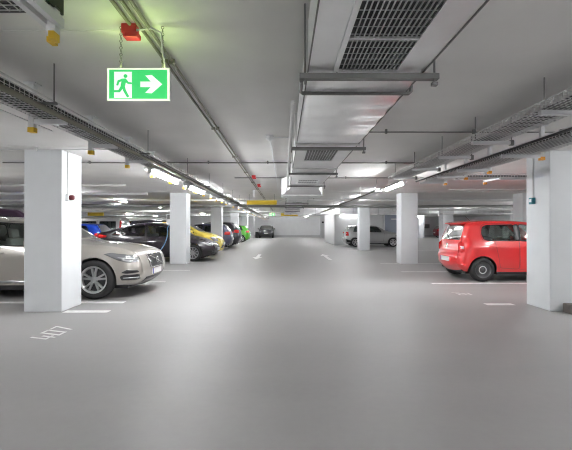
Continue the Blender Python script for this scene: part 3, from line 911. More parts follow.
class Car:
    def __init__(s, P, name, label, loc, rotz, group=None):
        s.P = P
        s.t = thing(name, label, P.get('cat', 'car'), loc, rotz, group)
        s.L, s.W = P['L'], P['W'] / 2
        s.g = P.get('grid', 0.06)
        top = chaikin(P['prof'], 3)
        s.top = resample(top, P.get('tstep', 0.05))
        D = resample(top, 0.004)
        ip = int(np.argmax(D[:, 1]))
        s.fr, s.rr = D[ip:], D[:ip + 1]
        s.belt = P['belt']
        s.ztop = D[ip, 1]
        s.rf, s.rrr, s.rt = P.get('rf', 0.38), P.get('rr', 0.25), P.get('rt', 0.10)
        s.zs = P.get('sill', 0.24)
        s.tumble = P.get('tumble', 0.74)
        s.ox = s.L / 2
    def xf(s, z): return np.interp(-np.asarray(z), -s.fr[:, 1], s.fr[:, 0])
    def xr(s, z): return np.interp(np.asarray(z), s.rr[:, 1], s.rr[:, 0])
    def zt(s, x):
        x = np.asarray(x, float)
        i = int(np.argmin(s.rr[:, 0])); j = int(np.argmax(s.fr[:, 0]))
        r = np.interp(x, s.rr[i:, 0], s.rr[i:, 1])
        f = np.interp(x, s.fr[:j + 1, 0], s.fr[:j + 1, 1])
        return np.where(x < s.rr[-1, 0], r, f)
    def w0(s, x, z):
        zz = [s.zs, s.zs + 0.12, 0.55, s.belt - 0.17, s.belt - 0.03, s.belt + 0.03, s.ztop]
        ww = [0.93, 0.985, 1.0, 0.99, 0.955, 0.935, s.tumble]
        w = np.interp(z, zz, ww) * s.W
        u = (np.asarray(x) - s.L / 2) / (s.L / 2)
        return w * (1 - 0.06 * u ** 4)
    def Y(s, x, z):
        x = np.asarray(x, float); z = np.asarray(z, float)
        up = np.clip((z - s.belt + 0.05) / 0.15, 0, 1)
        rf = s.rf * (1 - up) + 0.14 * up
        rr = s.rrr * (1 - up) + min(s.P.get('rru', 0.2), s.rrr) * up
        t1 = np.clip(1 - (s.xf(z) - x) / rf, 0, 1)
        t2 = np.clip(1 - (s.zt(x) - z) / s.rt, 0, 1)
        t3 = np.clip(1 - (x - s.xr(z)) / rr, 0, 1)
        p = 5
        T = np.clip((t1 ** p + t2 ** p + t3 ** p) ** (1 / p), 0, 1)
        wsum = t1 ** 3 + t2 ** 3 + t3 ** 3 + 1e-9
        A = (rf * t1 ** 3 + s.rt * t2 ** 3 + rr * t3 ** 3) / wsum
        return s.w0(x, z) - A * (1 - np.sqrt(np.clip(1 - T * T, 0, 1)))
    def crown(s):
        """per profile point: normal and crown height"""
        p = s.top
        d = np.gradient(p, axis=0)
        n = np.c_[-d[:, 1], d[:, 0]]
        n /= np.hypot(*n.T)[:, None]
        c = np.where(np.abs(n[:, 0]) > 0.7, 0.05, 0.03)
        k = np.ones(9) / 9
        c = np.convolve(np.pad(c, 4, mode='edge'), k, 'valid')
        return n, c
    def end_x(s, y, z, front=True):
        """x of the front (rear) surface at lateral y and height z"""
        e = s.xf(z) if front else s.xr(z)
        wb = float(s.Y(e, z))
        y = abs(y)
        sg = 1 if front else -1
        if y <= wb:
            return float(e) + sg * 0.045 * (1 - (y / wb) ** 2)
        lo, hi = 0.0, 0.6
        for _ in range(30):
            m = (lo + hi) / 2
            if float(s.Y(e - sg * m, z)) < y: lo = m
            else: hi = m
        return float(e - sg * hi)
    # -- pieces
    def obj(s, mb, name, m, parent=None, solid=0.0):
        mb.v = [(x - s.ox, y, z) for x, y, z in mb.v]
        o = mb.build(name, m, parent or s.t, recalc=False)
        if solid:
            md = o.modifiers.new('solid', 'SOLIDIFY'); md.thickness = solid; md.offset = -1
        return o
    def side_patch(s, poly, name, m, parent=None, off=0.004, sides=(-1, 1), g=0.04, solid=0.008):
        poly = resample(np.r_[poly, [poly[0]]], g)[:-1]
        lo, hi = poly.min(0), poly.max(0)
        gx, gy = np.meshgrid(np.arange(lo[0], hi[0], g), np.arange(lo[1], hi[1], g))
        pts = np.c_[gx.ravel(), gy.ravel()]
        pts = pts[inside(poly, pts)]
        if len(pts): pts = pts[seg_dist(poly, pts) > g * 0.4]
        v, f = triangulate([poly], pts)
        cen = np.array([v[list(t)].mean(0) for t in f])
        ok = inside(poly, cen)
        y = s.Y(v[:, 0], v[:, 1]) + off
        out = []
        for sd in sides:
            mb = MB()
            mb.add([(a, sd * yy, b) for (a, b), yy in zip(v, y)], [t if sd < 0 else t[::-1] for t, k in zip(f, ok) if k], True)
            out.append(s.obj(mb, name, m, parent[sd] if isinstance(parent, dict) else parent, solid))
        return out
    def end_patch(s, poly, name, m, front=True, parent=None, off=0.005, g=0.04, mirror=False, solid=0.01):
        polys = [poly] + ([[(-a, b) for a, b in poly][::-1]] if mirror else [])
        out = []
        for pl in polys:
            pl = resample(np.r_[pl, [pl[0]]], g)[:-1]
            lo, hi = pl.min(0), pl.max(0)
            gx, gy = np.meshgrid(np.arange(lo[0], hi[0], g), np.arange(lo[1], hi[1], g))
            pts = np.c_[gx.ravel(), gy.ravel()]
            pts = pts[inside(pl, pts)]
            if len(pts): pts = pts[seg_dist(pl, pts) > g * 0.4]
            v, f = triangulate([pl], pts)
            cen = np.array([v[list(t)].mean(0) for t in f])
            ok = inside(pl, cen)
            sg = 1 if front else -1
            mb = MB()
            mb.add([(s.end_x(a, b, front) + sg * off, a, b) for a, b in v], [t if front else t[::-1] for t, k in zip(f, ok) if k], True)
            out.append(s.obj(mb, name, m, parent, solid))
        return out
    def ribbon(s, poly, r, name, m, parent=None, closed=True, off=0.002, sides=(-1, 1)):
        pl = resample(np.r_[poly, [poly[0]]] if closed else poly, 0.05)
        for sd in sides:
            mb = MB()
            mb.tube([(a, sd * (float(s.Y(a, b)) + off), b) for a, b in pl], r, 5)
            s.obj(mb, name, m, parent[sd] if isinstance(parent, dict) else parent)
    def build(s):
        P = s.P
        R = P['r']
        ra = R + P.get('archgap', 0.045)
        axles = (P['xr'], P['xfw'])
        zb = s.zs
        # outline: top profile then the sill line back with arches
        top = s.top
        bottom = []
        front_b, rear_b = top[-1], top[0]
        def arc(xc):
            h = min(ra * 0.98, abs(zb - R))
            a0 = math.acos(max(-1, min(1, (zb - R) / ra)))
            n = 16
            return [(xc + ra * math.sin(a0 - 2 * a0 * i / n), R + ra * math.cos(a0 - 2 * a0 * i / n)) for i in range(n + 1)]
        bl = [(axles[1] + ra + 0.12, zb)] + arc(axles[1]) + [((axles[0] + axles[1]) / 2, zb)] + arc(axles[0]) + [(axles[0] - ra - 0.10, zb)]
        bl = [q for q in bl if rear_b[0] < q[0] < front_b[0] + 1e-6]
        outline = np.array([tuple(q) for q in top] + bl)
        wins = [np.array(w_['poly'], float) for w_ in P['windows']]
        wins = [resample(np.r_[w_, [w_[0]]], 0.06)[:-1] for w_ in (chaikin(np.r_[w_, [w_[0]]], 1)[:-1] if False else w_ for w_ in wins)]
        doors = [resample(np.r_[np.array(d, float), [d[0]]], 0.06)[:-1] for d in P['doors']]
        g = s.g
        gx, gz = np.meshgrid(np.arange(0, s.L, g), np.arange(zb, s.ztop, g))
        pts = np.c_[gx.ravel(), gz.ravel()]
        pts = pts[inside(outline, pts)]
        ring = []
        d = np.gradient(top, axis=0)
        n = np.c_[-d[:, 1], d[:, 0]]; n /= np.hypot(*n.T)[:, None]
        for off in (0.006, 0.02, 0.045, 0.08):
            ring.append(top - n * off)
        ring = np.concatenate(ring)
        ring = ring[inside(outline, ring)]
        dd = seg_dist(outline, pts)
        pts = pts[dd > 0.09]
        pts = np.r_[pts, ring]
        for lp in wins + doors:
            pts = pts[seg_dist(lp, pts) > 0.012]
        arcs_only = np.array(bl)
        pts = pts[seg_dist(arcs_only, pts, False) > 0.015]
        v, f = triangulate([outline] + doors + wins, pts)
        f = [tuple(t) for t in f]
        cen = np.array([v[list(t)].mean(0) for t in f])
        io = inside(outline, cen)
        iw = np.zeros(len(cen), bool)
        for w_ in wins: iw |= inside(w_, cen)
        reg = np.where(io & ~iw, 0, -1)
        for k, dr in enumerate(doors):
            reg[inside(dr, cen) & (reg == 0)] = k + 1
        y = s.Y(v[:, 0], v[:, 1])
        body = MB()
        pm = P['paint']
        dobjs = []
        for k in range(len(doors) + 1):
            fs = [t for t, q in zip(f, reg) if q == k]
            used = sorted({i for t in fs for i in t})
            mp = {u: i for i, u in enumerate(used)}
            dd_ = {}
            for sd in (-1, 1):
                vs = [(v[u, 0], sd * y[u], v[u, 1]) for u in used]
                ff = [tuple(mp[i] for i in (t if sd < 0 else t[::-1])) for t in fs]
                if k == 0:
                    body.add(vs, ff, True)
                else:
                    mb = MB(); mb.add(vs, ff, True)
                    dd_[sd] = s.obj(mb, 'door', pm)
            if k: dobjs.append(dd_)
        # strip over the top from rear bottom to front bottom
        nrm, cr = s.crown()
        V = np.array([-1, -0.97, -0.9, -0.75, -0.55, -0.3, 0, 0.3, 0.55, 0.75, 0.9, 0.97, 1.0])
        nv = len(V)
        wb = s.Y(top[:, 0], top[:, 1])
        grid = []
        for i in range(len(top)):
            for q in V:
                c = cr[i] * (1 - q * q)
                grid.append((top[i, 0] + nrm[i, 0] * c, q * wb[i], top[i, 1] + nrm[i, 1] * c))
        ip = int(np.argmax(top[:, 1]))
        ws0, ws1 = P['ws']          # x from roof edge to cowl
        rw0, rw1 = P['rw']          # rear glass: lower and upper z, on the rear branch
        hd1 = P['hood']             # front x of the bonnet
        def kind(i, j):
            x, z = (top[i] + top[i + 1]) / 2
            fr = i >= ip
            inner = 2 <= j < nv - 3
            if fr and ws0 <= x <= ws1 and z > s.belt - 0.12 and inner: return 'windscreen'
            if not fr and rw0 <= z <= rw1 and inner and P.get('rear_glass', True): return 'rear_window'
            if fr and ws1 + 0.03 < x < hd1 and z > 0.6 and 1 <= j < nv - 2: return 'bonnet'
            if not fr and z > P.get('tg0', 0.62) and z < s.ztop - 0.06 and 1 <= j < nv - 2 and x < P.get('tgx', 0.5): return 'tailgate'
            if P.get('roofpaint') and z > s.belt + 0.35: return 'roof'
            return 'body'
        parts = {}
        for i in range(len(top) - 1):
            for j in range(nv - 1):
                parts.setdefault(kind(i, j), []).append((i * nv + j, i * nv + j + 1, (i + 1) * nv + j + 1, (i + 1) * nv + j))
        res = {}
        for k, fs in parts.items():
            if k == 'body':
                body.add(grid, fs, True)
                continue
            used = sorted({i for t in fs for i in t}); mp = {u: i for i, u in enumerate(used)}
            mb = MB(); mb.add([grid[u] for u in used], [tuple(mp[i] for i in t) for t in fs], True)
            mm = {'windscreen': P.get('glass', G_clear), 'rear_window': P.get('glass', G_clear), 'roof': P.get('roofpaint')}.get(k, pm)
            res[k] = (mb, mm, fs)
        # wheel-arch liners
        for xc in axles:
            a = arc(xc)
            for sd in (-1, 1):
                lin = MB()
                vs = []
                for (x, z) in a:
                    yy = float(s.Y(x, z))
                    vs += [(x, sd * yy, z), (x, sd * (s.W - 0.30), z)]
                lin.add(vs, [(2 * i, 2 * i + 1, 2 * i + 3, 2 * i + 2) for i in range(len(a) - 1)], True)
                s.obj(lin, 'wheel_arch', M_trim)
        # merge coincident vertices of the body so that it shades as one skin
        body.v = [(x - s.ox, yy, z) for x, yy, z in body.v]
        me = body.mesh('body', pm, recalc=False)
        bm = bmesh.new(); bm.from_mesh(me)
        loose = [q for q in bm.verts if not q.link_faces]
        bmesh.ops.delete(bm, geom=loose, context='VERTS')
        bmesh.ops.remove_doubles(bm, verts=bm.verts, dist=0.0008)
        bmesh.ops.recalc_face_normals(bm, faces=bm.faces)
        bm.to_mesh(me); bm.free()
        bo = bpy.data.objects.new('body', me); COL.objects.link(bo); bo.parent = s.t
        s.body = bo
        for k, (mb, mm, fs) in res.items():
            s.__dict__[k] = s.obj(mb, k, mm)
        # underbody and cabin tub
        ub = MB()
        wi = s.W - 0.29
        ub.box(0.25, s.L - 0.3, -wi, wi, 0.17, 0.40)
        ub.box(axles[0] + ra + 0.02, axles[1] - ra - 0.02, -s.W * 0.91, s.W * 0.91, 0.17, 0.34)
        ub.box(0.12, axles[0] - ra, -s.W * 0.72, s.W * 0.72, 0.24, 0.5)
        ub.box(axles[1] + ra, s.L - 0.25, -s.W * 0.66, s.W * 0.66, 0.2, 0.5)
        s.obj(ub, 'underbody', M_trim)
        if P.get('seats', True):
            zf = s.belt
            xw = ws1 - 0.28
            dash = MB().prism([(xw - 0.32, 0.35), (xw + 0.25, 0.35), (xw + 0.25, zf - 0.14), (xw - 0.1, zf - 0.02), (xw - 0.32, zf - 0.10)], lambda a, b, t: (a, t, b), -s.W * 0.84, s.W * 0.84)
            s.obj(dash, 'dashboard', M_cabin)
            wl = MB().torus((xw - 0.45, s.W * 0.38, zf - 0.06), (1, 0, 0.45), 0.18, 0.014, 20, 6)
            s.obj(wl, 'steering_wheel', M_black)
            sm = P.get('seatmat', M_seat)
            ph = s.ztop
            def seat(x, yc, wid, hr):
                mb = MB()
                mb.prism([(x - 0.25, 0.36), (x + 0.28, 0.36), (x + 0.30, 0.55), (x - 0.20, 0.52)], lambda a, b, t: (a, t, b), yc - wid, yc + wid)
                mb.prism([(x - 0.28, 0.45), (x - 0.12, 0.45), (x - 0.34, ph - 0.42), (x - 0.46, ph - 0.42)], lambda a, b, t: (a, t, b), yc - wid, yc + wid)
                o = s.obj(mb, 'seat', sm)
                bv = o.modifiers.new('bevel', 'BEVEL'); bv.width = 0.04; bv.segments = 3
                for q in hr:
                    mh = MB().prism([(x - 0.47, ph - 0.40), (x - 0.37, ph - 0.40), (x - 0.41, ph - 0.20), (x - 0.49, ph - 0.20)], lambda a, b, t: (a, t, b), yc + q - 0.12, yc + q + 0.12)
                    hh = s.obj(mh, 'headrest', sm, o)
                    bv = hh.modifiers.new('bevel', 'BEVEL'); bv.width = 0.03; bv.segments = 3
            xs = P.get('seatx', ws1 - 1.25)
            for yc in (-1, 1): seat(xs, yc * s.W * 0.42, 0.24, (0,))
            if P.get('rearseat', True): seat(xs - 0.85, 0, s.W * 0.72, (-0.36, 0.36))
        # side windows
        s.win = []
        for w_, raw in zip(P['windows'], wins):
            par = dobjs[w_['door'] - 1] if w_.get('door') else None
            s.side_patch(raw, 'window_glass', w_.get('glass', P.get('glass', G_clear)), par, off=-0.008, g=0.09, solid=0.0)
            s.ribbon(raw, 0.011, 'window_frame', M_trim, par, off=0.0)
        for dr, d_ in zip(doors, dobjs):
            s.ribbon(dr, 0.0035, 'door_seam', M_trim, d_, off=0.0)
        for k, (hx, hz) in enumerate(P.get('handles', [])):
            par = dobjs[k]
            for sd in (-1, 1):
                yy = float(s.Y(hx, hz))
                mb = MB().tube([(hx - 0.1, sd * (yy - 0.005), hz), (hx - 0.08, sd * (yy + 0.028), hz + 0.003), (hx + 0.08, sd * (yy + 0.028), hz + 0.003), (hx + 0.1, sd * (yy - 0.005), hz)], 0.013, 6)
                s.obj(mb, 'door_handle', P.get('handlemat', pm), par[sd])
        # B-pillar panels and sill trim
        for pl in P.get('blackpanels', []):
            s.side_patch(pl, 'pillar_trim', M_trim, None, off=0.003)
        if P.get('mirror'):
            mx, mz = P['mirror']
            for sd in (-1, 1):
                yy = float(s.Y(mx, mz))
                mb = MB()
                mb.lathe([(0.0, -0.09), (0.05, -0.08), (0.075, -0.03), (0.08, 0.03), (0.06, 0.08), (0.0, 0.095)], lambda a, b, h: (mx + a * 0.75, sd * (yy + 0.12 + h), mz + 0.06 + b * 0.85), 14)
                mb.cyl((mx + 0.02, sd * (yy - 0.02), mz), (mx, sd * (yy + 0.08), mz + 0.03), 0.02, 6)
                s.obj(mb, 'side_mirror', P.get('mirrormat', pm))
        # wheels
        for xc in axles:
            for sd in (-1, 1):
                s.wheel(xc, sd, R)
        return s
    def wheel(s, xc, sd, R):
        P = s.P
        yo = s.W - 0.012
        wd = P.get('tyrew', 0.2)
        rr = R * P.get('rimr', 0.68)
        F = lambda a, b, h: (xc + a, sd * h, R + b)
        mb = MB()
        mb.lathe([(rr, yo - 0.012), (rr + 0.01, yo), (R * 0.86, yo + 0.004), (R * 0.955, yo - 0.012), (R, yo - 0.04), (R, yo - wd + 0.04), (R * 0.94, yo - wd), (rr, yo - wd)], F, 40)
        o = s.obj(mb, 'wheel', M_tyre)
        style = P.get('rim', 'spoke')
        if style == 'steel':
            mb = MB()
            mb.lathe([(0, yo - 0.03), (R * 0.16, yo - 0.03), (R * 0.19, yo - 0.045), (R * 0.36, yo - 0.03), (R * 0.45, yo - 0.045), (R * 0.55, yo - 0.05), (rr, yo - 0.012), (rr + 0.006, yo - 0.004)], F, 36)
            ro = s.obj(mb, 'rim', M_rimd, o)
            h3 = MB().torus(F(0, 0, yo - 0.036), (0, 1, 0), R * 0.30, 0.012, 28, 6)
            s.obj(h3, 'hub_ring', P.get('ringmat', M_galv), o)
            return
        mb = MB()
        mb.lathe([(rr + 0.006, yo - 0.002), (rr - 0.02, yo - 0.008), (rr - 0.03, yo - 0.03), (rr - 0.025, yo - wd * 0.8)], F, 36)
        n = P.get('spokes', 5)
        for k in range(n):
            for dt in ((-0.16, 0.16) if P.get('double', True) else (0,)):
                t = 2 * PI * k / n + 0.3
                t1 = t + dt * 1.25
                hw = R * 0.05
                def rad(r_, ang, o_):
                    return (math.cos(ang) * r_ - math.sin(ang) * o_, math.sin(ang) * r_ + math.cos(ang) * o_)
                a0 = rad(R * 0.10, t + dt * 0.9, -hw); a1 = rad(R * 0.10, t + dt * 0.9, hw)
                b0 = rad(rr - 0.012, t1, -hw * 0.9); b1 = rad(rr - 0.012, t1, hw * 0.9)
                vs = [F(*a0, yo - 0.022), F(*a1, yo - 0.022), F(*b1, yo - 0.012), F(*b0, yo - 0.012),
                      F(*a0, yo - 0.06), F(*a1, yo - 0.06), F(*b1, yo - 0.05), F(*b0, yo - 0.05)]
                mb.add(vs, [(0, 1, 2, 3), (7, 6, 5, 4), (0, 4, 5, 1), (1, 5, 6, 2), (2, 6, 7, 3), (3, 7, 4, 0)])
        mb.lathe([(0, yo - 0.016), (R * 0.1, yo - 0.016), (R * 0.17, yo - 0.026), (R * 0.17, yo - 0.06)], F, 20)
        ro = s.obj(mb, 'rim', P.get('rimmat', M_rim), o)
        bk = MB().lathe([(0, yo - 0.085), (rr - 0.03, yo - 0.085)], F, 28)
        bk.lathe([(0, yo - 0.080), (R * 0.42, yo - 0.080)], F, 24)
        s.obj(bk, 'brake_disc', M_rimd, ro)
    def plate(s, z, front, w_=0.52, h_=0.11):
        x = s.end_x(0.0, z, front)
        sg = 1 if front else -1
        mb = MB().box(x - sg * 0.01, x + sg * 0.012, -w_ / 2, w_ / 2, z - h_ / 2, z + h_ / 2)
        o = s.obj(mb, 'number_plate', M_plate)
        s.obj(MB().box(x + sg * 0.010, x + sg * 0.0135, (w_ / 2 - 0.045) * -sg, w_ / 2 * -sg, z - h_ / 2, z + h_ / 2), 'plate_band', M_plateb, o)
    def badge(s, z, front, r, kind='vw'):
        x = s.end_x(0.0, z, front)
        sg = 1 if front else -1
        mb = MB().torus((x + sg * 0.02, 0, z), (1, 0, 0), r, r * 0.14, 20, 6)
        if kind == 'vw':
            for seq in ([(-0.6, 0.75), (0, -0.0), (0.6, 0.75)], [(-0.9, 0.35), (-0.5, -0.75), (0, 0.1), (0.5, -0.75), (0.9, 0.35)]):
                mb.tube([(x + sg * 0.02, a * r, z + b * r) for a, b in seq], r * 0.1, 5)
        s.obj(mb, 'badge', M_chrome)
        if kind == 'bar':
            pass

def xz(*p): return list(p)

# ---- beige estate, front towards the aisle
EST = dict(L=4.94, W=1.90, belt=0.98, paint=P_beige, r=0.365, xr=1.16, xfw=4.10, grid=0.055, rf=0.28, rr=0.3, tumble=0.72, sill=0.26,
    prof=[(0.16, 0.30), (0.03, 0.42), (0.0, 0.75), (0.06, 0.98), (0.28, 1.26), (0.44, 1.44), (0.75, 1.50), (1.9, 1.525), (2.70, 1.49), (2.98, 1.39), (3.38, 1.10), (3.48, 1.05), (4.25, 0.99), (4.64, 0.91), (4.82, 0.83), (4.88, 0.74), (4.92, 0.58), (4.92, 0.42), (4.86, 0.30), (4.74, 0.22)],
    ws=(2.74, 3.39), rw=(1.02, 1.38), hood=4.72, tg0=0.62, tgx=0.45,
    windows=[dict(poly=[(0.62, 1.06), (1.28, 1.03), (1.30, 1.40), (0.78, 1.38)], glass=G_dark),
             dict(poly=[(1.36, 1.03), (2.06, 1.00), (2.02, 1.435), (1.38, 1.415)], door=1),
             dict(poly=[(2.14, 1.00), (3.18, 0.985), (3.00, 1.20), (2.72, 1.40), (2.10, 1.435)], door=2)],
    doors=[[(1.32, 0.99), (1.34, 0.75), (1.65, 0.32), (2.08, 0.32), (2.10, 1.46), (1.33, 1.44)], [(2.105, 0.32), (3.30, 0.32), (3.36, 0.93), (3.06, 1.20), (2.74, 1.43), (2.105, 1.465)]],
    handles=[(1.55, 0.86), (2.35, 0.86)], mirror=(2.95, 0.99), spokes=5, seatmat=M_seatl)
c = Car(EST, 'estate_car', 'beige estate car parked nose out behind the near left pillar', (-2.68 - 2.47, 8.10, 0), 0).build()
# headlamp wrapping the corner, grille, bumper openings
hl = c.side_patch([(4.28, 0.84), (4.40, 0.865), (4.66, 0.835), (4.855, 0.79), (4.88, 0.69), (4.72, 0.675), (4.54, 0.725)], 'headlight', M_head, off=0.006)
for o_, sd in zip(hl, (-1, 1)):
    c.side_patch([(4.52, 0.79), (4.82, 0.765), (4.84, 0.735), (4.58, 0.755)], 'light_bar', M_headl, o_, off=0.012, sides=(sd,), solid=0.004)
    c.side_patch([(4.62, 0.725), (4.82, 0.715), (4.82, 0.695), (4.70, 0.70)], 'reflector', M_headl, o_, off=0.011, sides=(sd,), solid=0.004)
gr = c.end_patch([(-0.40, 0.80), (0.40, 0.80), (0.36, 0.54), (-0.36, 0.54)], 'grille', M_trim, off=0.012, g=0.06)[0]
gb = MB()
for k in range(23):
    y = -0.36 + 0.72 * k / 22
    gb.tube([(c.end_x(y, z, True) + 0.024, y, z) for z in (0.555, 0.66, 0.785)], 0.003, 5)
c.obj(gb, 'grille_bar', M_steel, gr)
fr = MB().tube([(c.end_x(a, b, True) + 0.02, a, b) for a, b in resample([(-0.40, 0.80), (0.40, 0.80), (0.36, 0.54), (-0.36, 0.54), (-0.40, 0.80)], 0.06)], 0.011, 6)
c.obj(fr, 'grille_frame', M_chrome, gr)
em = MB().torus((c.end_x(0, 0.67, True) + 0.035, 0, 0.67), (1, 0, 0), 0.06, 0.012, 20, 6)
em.tube([(c.end_x(-0.33, 0.56, True) + 0.032, 0.33, 0.56), (c.end_x(0, 0.67, True) + 0.034, 0, 0.67), (c.end_x(0.33, 0.78, True) + 0.03, -0.33, 0.78)], 0.010, 5)
c.obj(em, 'badge', M_chrome, gr)
c.end_patch([(-0.46, 0.36), (0.46, 0.36), (0.52, 0.27), (-0.52, 0.27)], 'lower_grille', M_trim, off=0.008)
c.plate(0.455, True)
for sd in (1,):
    c.side_patch([(4.60, 0.49), (4.70, 0.545), (4.88, 0.525), (4.89, 0.49), (4.70, 0.475)], 'intake', M_trim, off=0.006)
    c.side_patch([(4.58, 0.42), (4.64, 0.455), (4.885, 0.455), (4.88, 0.35), (4.60, 0.35)], 'fog_intake', M_trim, off=0.006)
c.ribbon([(4.64, 0.395), (4.87, 0.395)], 0.009, 'intake_trim', M_headl, closed=False, off=0.01)
c.side_patch([(1.50, 0.30), (3.50, 0.30), (3.50, 0.345), (1.48, 0.345)], 'sill_trim', M_headl, off=0.012)
c.side_patch([(0.10, 1.02), (0.30, 1.22), (0.34, 1.18), (0.22, 0.80), (0.10, 0.82)], 'tail_light', M_tail, off=0.005)
rr_ = MB()
for sd in (-1, 1):
    rr_.tube([(x, sd * (float(c.Y(x, 1.44)) - 0.02), float(c.zt(x)) + 0.015 - (0.04 if x in (0.8, 2.4) else 0)) for x in (0.8, 0.9, 1.5, 2.0, 2.3, 2.4)], 0.014, 6)
c.obj(rr_, 'roof_rail', M_chrome)

# ---- plum black saloon behind the second pillar
SAL = dict(L=4.69, W=1.85, belt=0.93, paint=P_plum, r=0.335, xr=0.98, xfw=3.85, grid=0.06, rf=0.5, rr=0.3, tumble=0.70, sill=0.22,
    prof=[(0.14, 0.32), (0.03, 0.50), (0.02, 0.85), (0.06, 1.06), (0.14, 1.12), (0.55, 1.185), (1.10, 1.37), (1.7, 1.48), (2.2, 1.50), (2.7, 1.44), (3.2, 1.22), (3.62, 0.98), (3.75, 0.955), (4.2, 0.835), (4.48, 0.715), (4.62, 0.60), (4.66, 0.48), (4.62, 0.30), (4.52, 0.22)],
    ws=(2.72, 3.62), rw=(1.20, 1.42), hood=4.45, tg0=0.7, tgx=0.6,
    windows=[dict(poly=[(0.66, 1.02), (1.98, 0.975), (1.98, 1.40), (1.50, 1.385), (1.05, 1.24)], door=1),
             dict(poly=[(2.07, 0.975), (3.28, 0.955), (2.98, 1.18), (2.68, 1.34), (2.07, 1.40)], door=2)],
    doors=[[(1.02, 1.03), (1.05, 0.75), (1.36, 0.32), (2.02, 0.30), (2.025, 1.44), (1.50, 1.42), (1.02, 1.25), (0.62, 1.03)], [(2.03, 0.30), (3.28, 0.30), (3.36, 0.94), (3.02, 1.19), (2.70, 1.38), (2.035, 1.44)]],
    handles=[(1.32, 0.86), (2.25, 0.86)], mirror=(3.05, 0.95), glass=G_dark, spokes=10, double=False, rim='spoke')
c = Car(SAL, 'saloon_car', 'plum black saloon car parked behind the second left pillar', (-2.68 - 2.345, 15.83, 0), 0).build()
c.side_patch([(4.14, 0.72), (4.30, 0.755), (4.52, 0.70), (4.60, 0.60), (4.46, 0.60), (4.28, 0.66)], 'headlight', M_headl, off=0.006)
c.side_patch([(0.04, 0.98), (0.12, 1.07), (0.52, 1.00), (0.5, 0.94), (0.16, 0.90)], 'tail_light', M_tail, off=0.006)
c.end_patch([(-0.55, 0.36), (0.55, 0.36), (0.62, 0.27), (-0.62, 0.27)], 'lower_grille', M_trim, off=0.006)
c.side_patch([(4.36, 0.42), (4.56, 0.44), (4.60, 0.36), (4.40, 0.34)], 'fog_intake', M_trim, off=0.006)
c.plate(0.45, True)

# ---- small red hatchback
UP = dict(L=3.54, W=1.645, belt=1.00, paint=P_red, r=0.290, xr=0.56, xfw=2.98, grid=0.045, rf=0.40, rr=0.26, rru=0.10, rt=0.10, tumble=0.76, sill=0.24, tstep=0.04,
    prof=[(0.12, 0.26), (0.03, 0.36), (0.0, 0.46), (0.0, 0.60), (0.05, 0.70), (0.07, 0.80), (0.10, 0.98), (0.22, 1.30), (0.27, 1.425), (0.36, 1.465), (0.9, 1.495), (1.5, 1.49), (2.0, 1.44), (2.35, 1.28), (2.68, 1.05), (2.78, 1.02), (3.15, 0.95), (3.40, 0.82), (3.49, 0.66), (3.52, 0.45), (3.46, 0.28), (3.38, 0.22)],
    ws=(2.03, 2.70), rw=(1.00, 1.38), hood=3.30, tg0=0.66, tgx=0.4, archgap=0.05, rimr=0.66,
    windows=[dict(poly=[(0.60, 1.05), (0.68, 1.015), (1.36, 1.00), (1.38, 1.40), (0.70, 1.385), (0.60, 1.33), (0.555, 1.18)], door=1),
             dict(poly=[(1.50, 1.00), (2.36, 0.985), (2.28, 1.12), (1.96, 1.37), (1.50, 1.405)], door=2)],
    doors=[[(0.86, 0.99), (0.93, 0.62), (0.98, 0.34), (1.44, 0.31), (1.45, 1.43), (0.66, 1.42), (0.565, 1.36), (0.525, 1.18), (0.57, 1.02)], [(1.455, 0.31), (2.48, 0.33), (2.52, 0.93), (2.34, 1.14), (1.98, 1.40), (1.455, 1.43)]],
    handles=[(0.82, 0.865), (1.68, 0.865)], mirror=(2.30, 0.98), rim='steel', rearseat=True, seatx=1.62,
    blackpanels=[[(1.365, 1.0), (1.495, 1.0), (1.495, 1.41), (1.385, 1.41)]])
c = Car(UP, 'hatchback_car', 'small red hatchback parked nose in on the right side of the aisle', (4.30 + 1.77, 10.22, 0), 0).build()
c.side_patch([(0.03, 0.92), (0.11, 0.98), (0.145, 0.95), (0.145, 0.74), (0.09, 0.71), (0.035, 0.74)], 'tail_light', M_tail, off=0.007, g=0.03)
c.side_patch([(0.08, 0.86), (0.135, 0.87), (0.135, 0.80), (0.08, 0.79)], 'lamp_lens', M_taillt, off=0.013, g=0.03)
c.end_patch([(-0.36, 0.60), (0.36, 0.60), (0.33, 0.44), (-0.33, 0.44)], 'plate_recess', P_red, False, off=0.002)
c.plate(0.52, False, 0.50, 0.11)
c.badge(0.86, False, 0.055)
c.side_patch([(0.025, 0.42), (0.14, 0.43), (0.14, 0.40), (0.03, 0.39)], 'reflector', M_tail, off=0.006, g=0.03)
wp = MB().tube([(c.end_x(0, 1.02, False) - 0.02, 0, 1.02), (c.end_x(-0.2, 1.03, False) - 0.02, -0.2, 1.035), (c.end_x(-0.42, 1.05, False) - 0.02, -0.42, 1.06)], 0.010, 5)
c.obj(wp, 'wiper', M_trim)
sp = MB().prism([(0.24, 1.425), (0.16, 1.425), (0.18, 1.45), (0.36, 1.485)], lambda a, b, t: (a, t, b), -0.50, 0.50)
c.obj(sp, 'spoiler', P_red)
c.obj(MB().cyl((0.62, 0, 1.50), (0.50, 0, 1.62), 0.006, 6), 'antenna', M_trim)
c.side_patch([(3.10, 0.80), (3.30, 0.84), (3.44, 0.72), (3.42, 0.62), (3.2, 0.64)], 'headlight', M_headl, off=0.006)

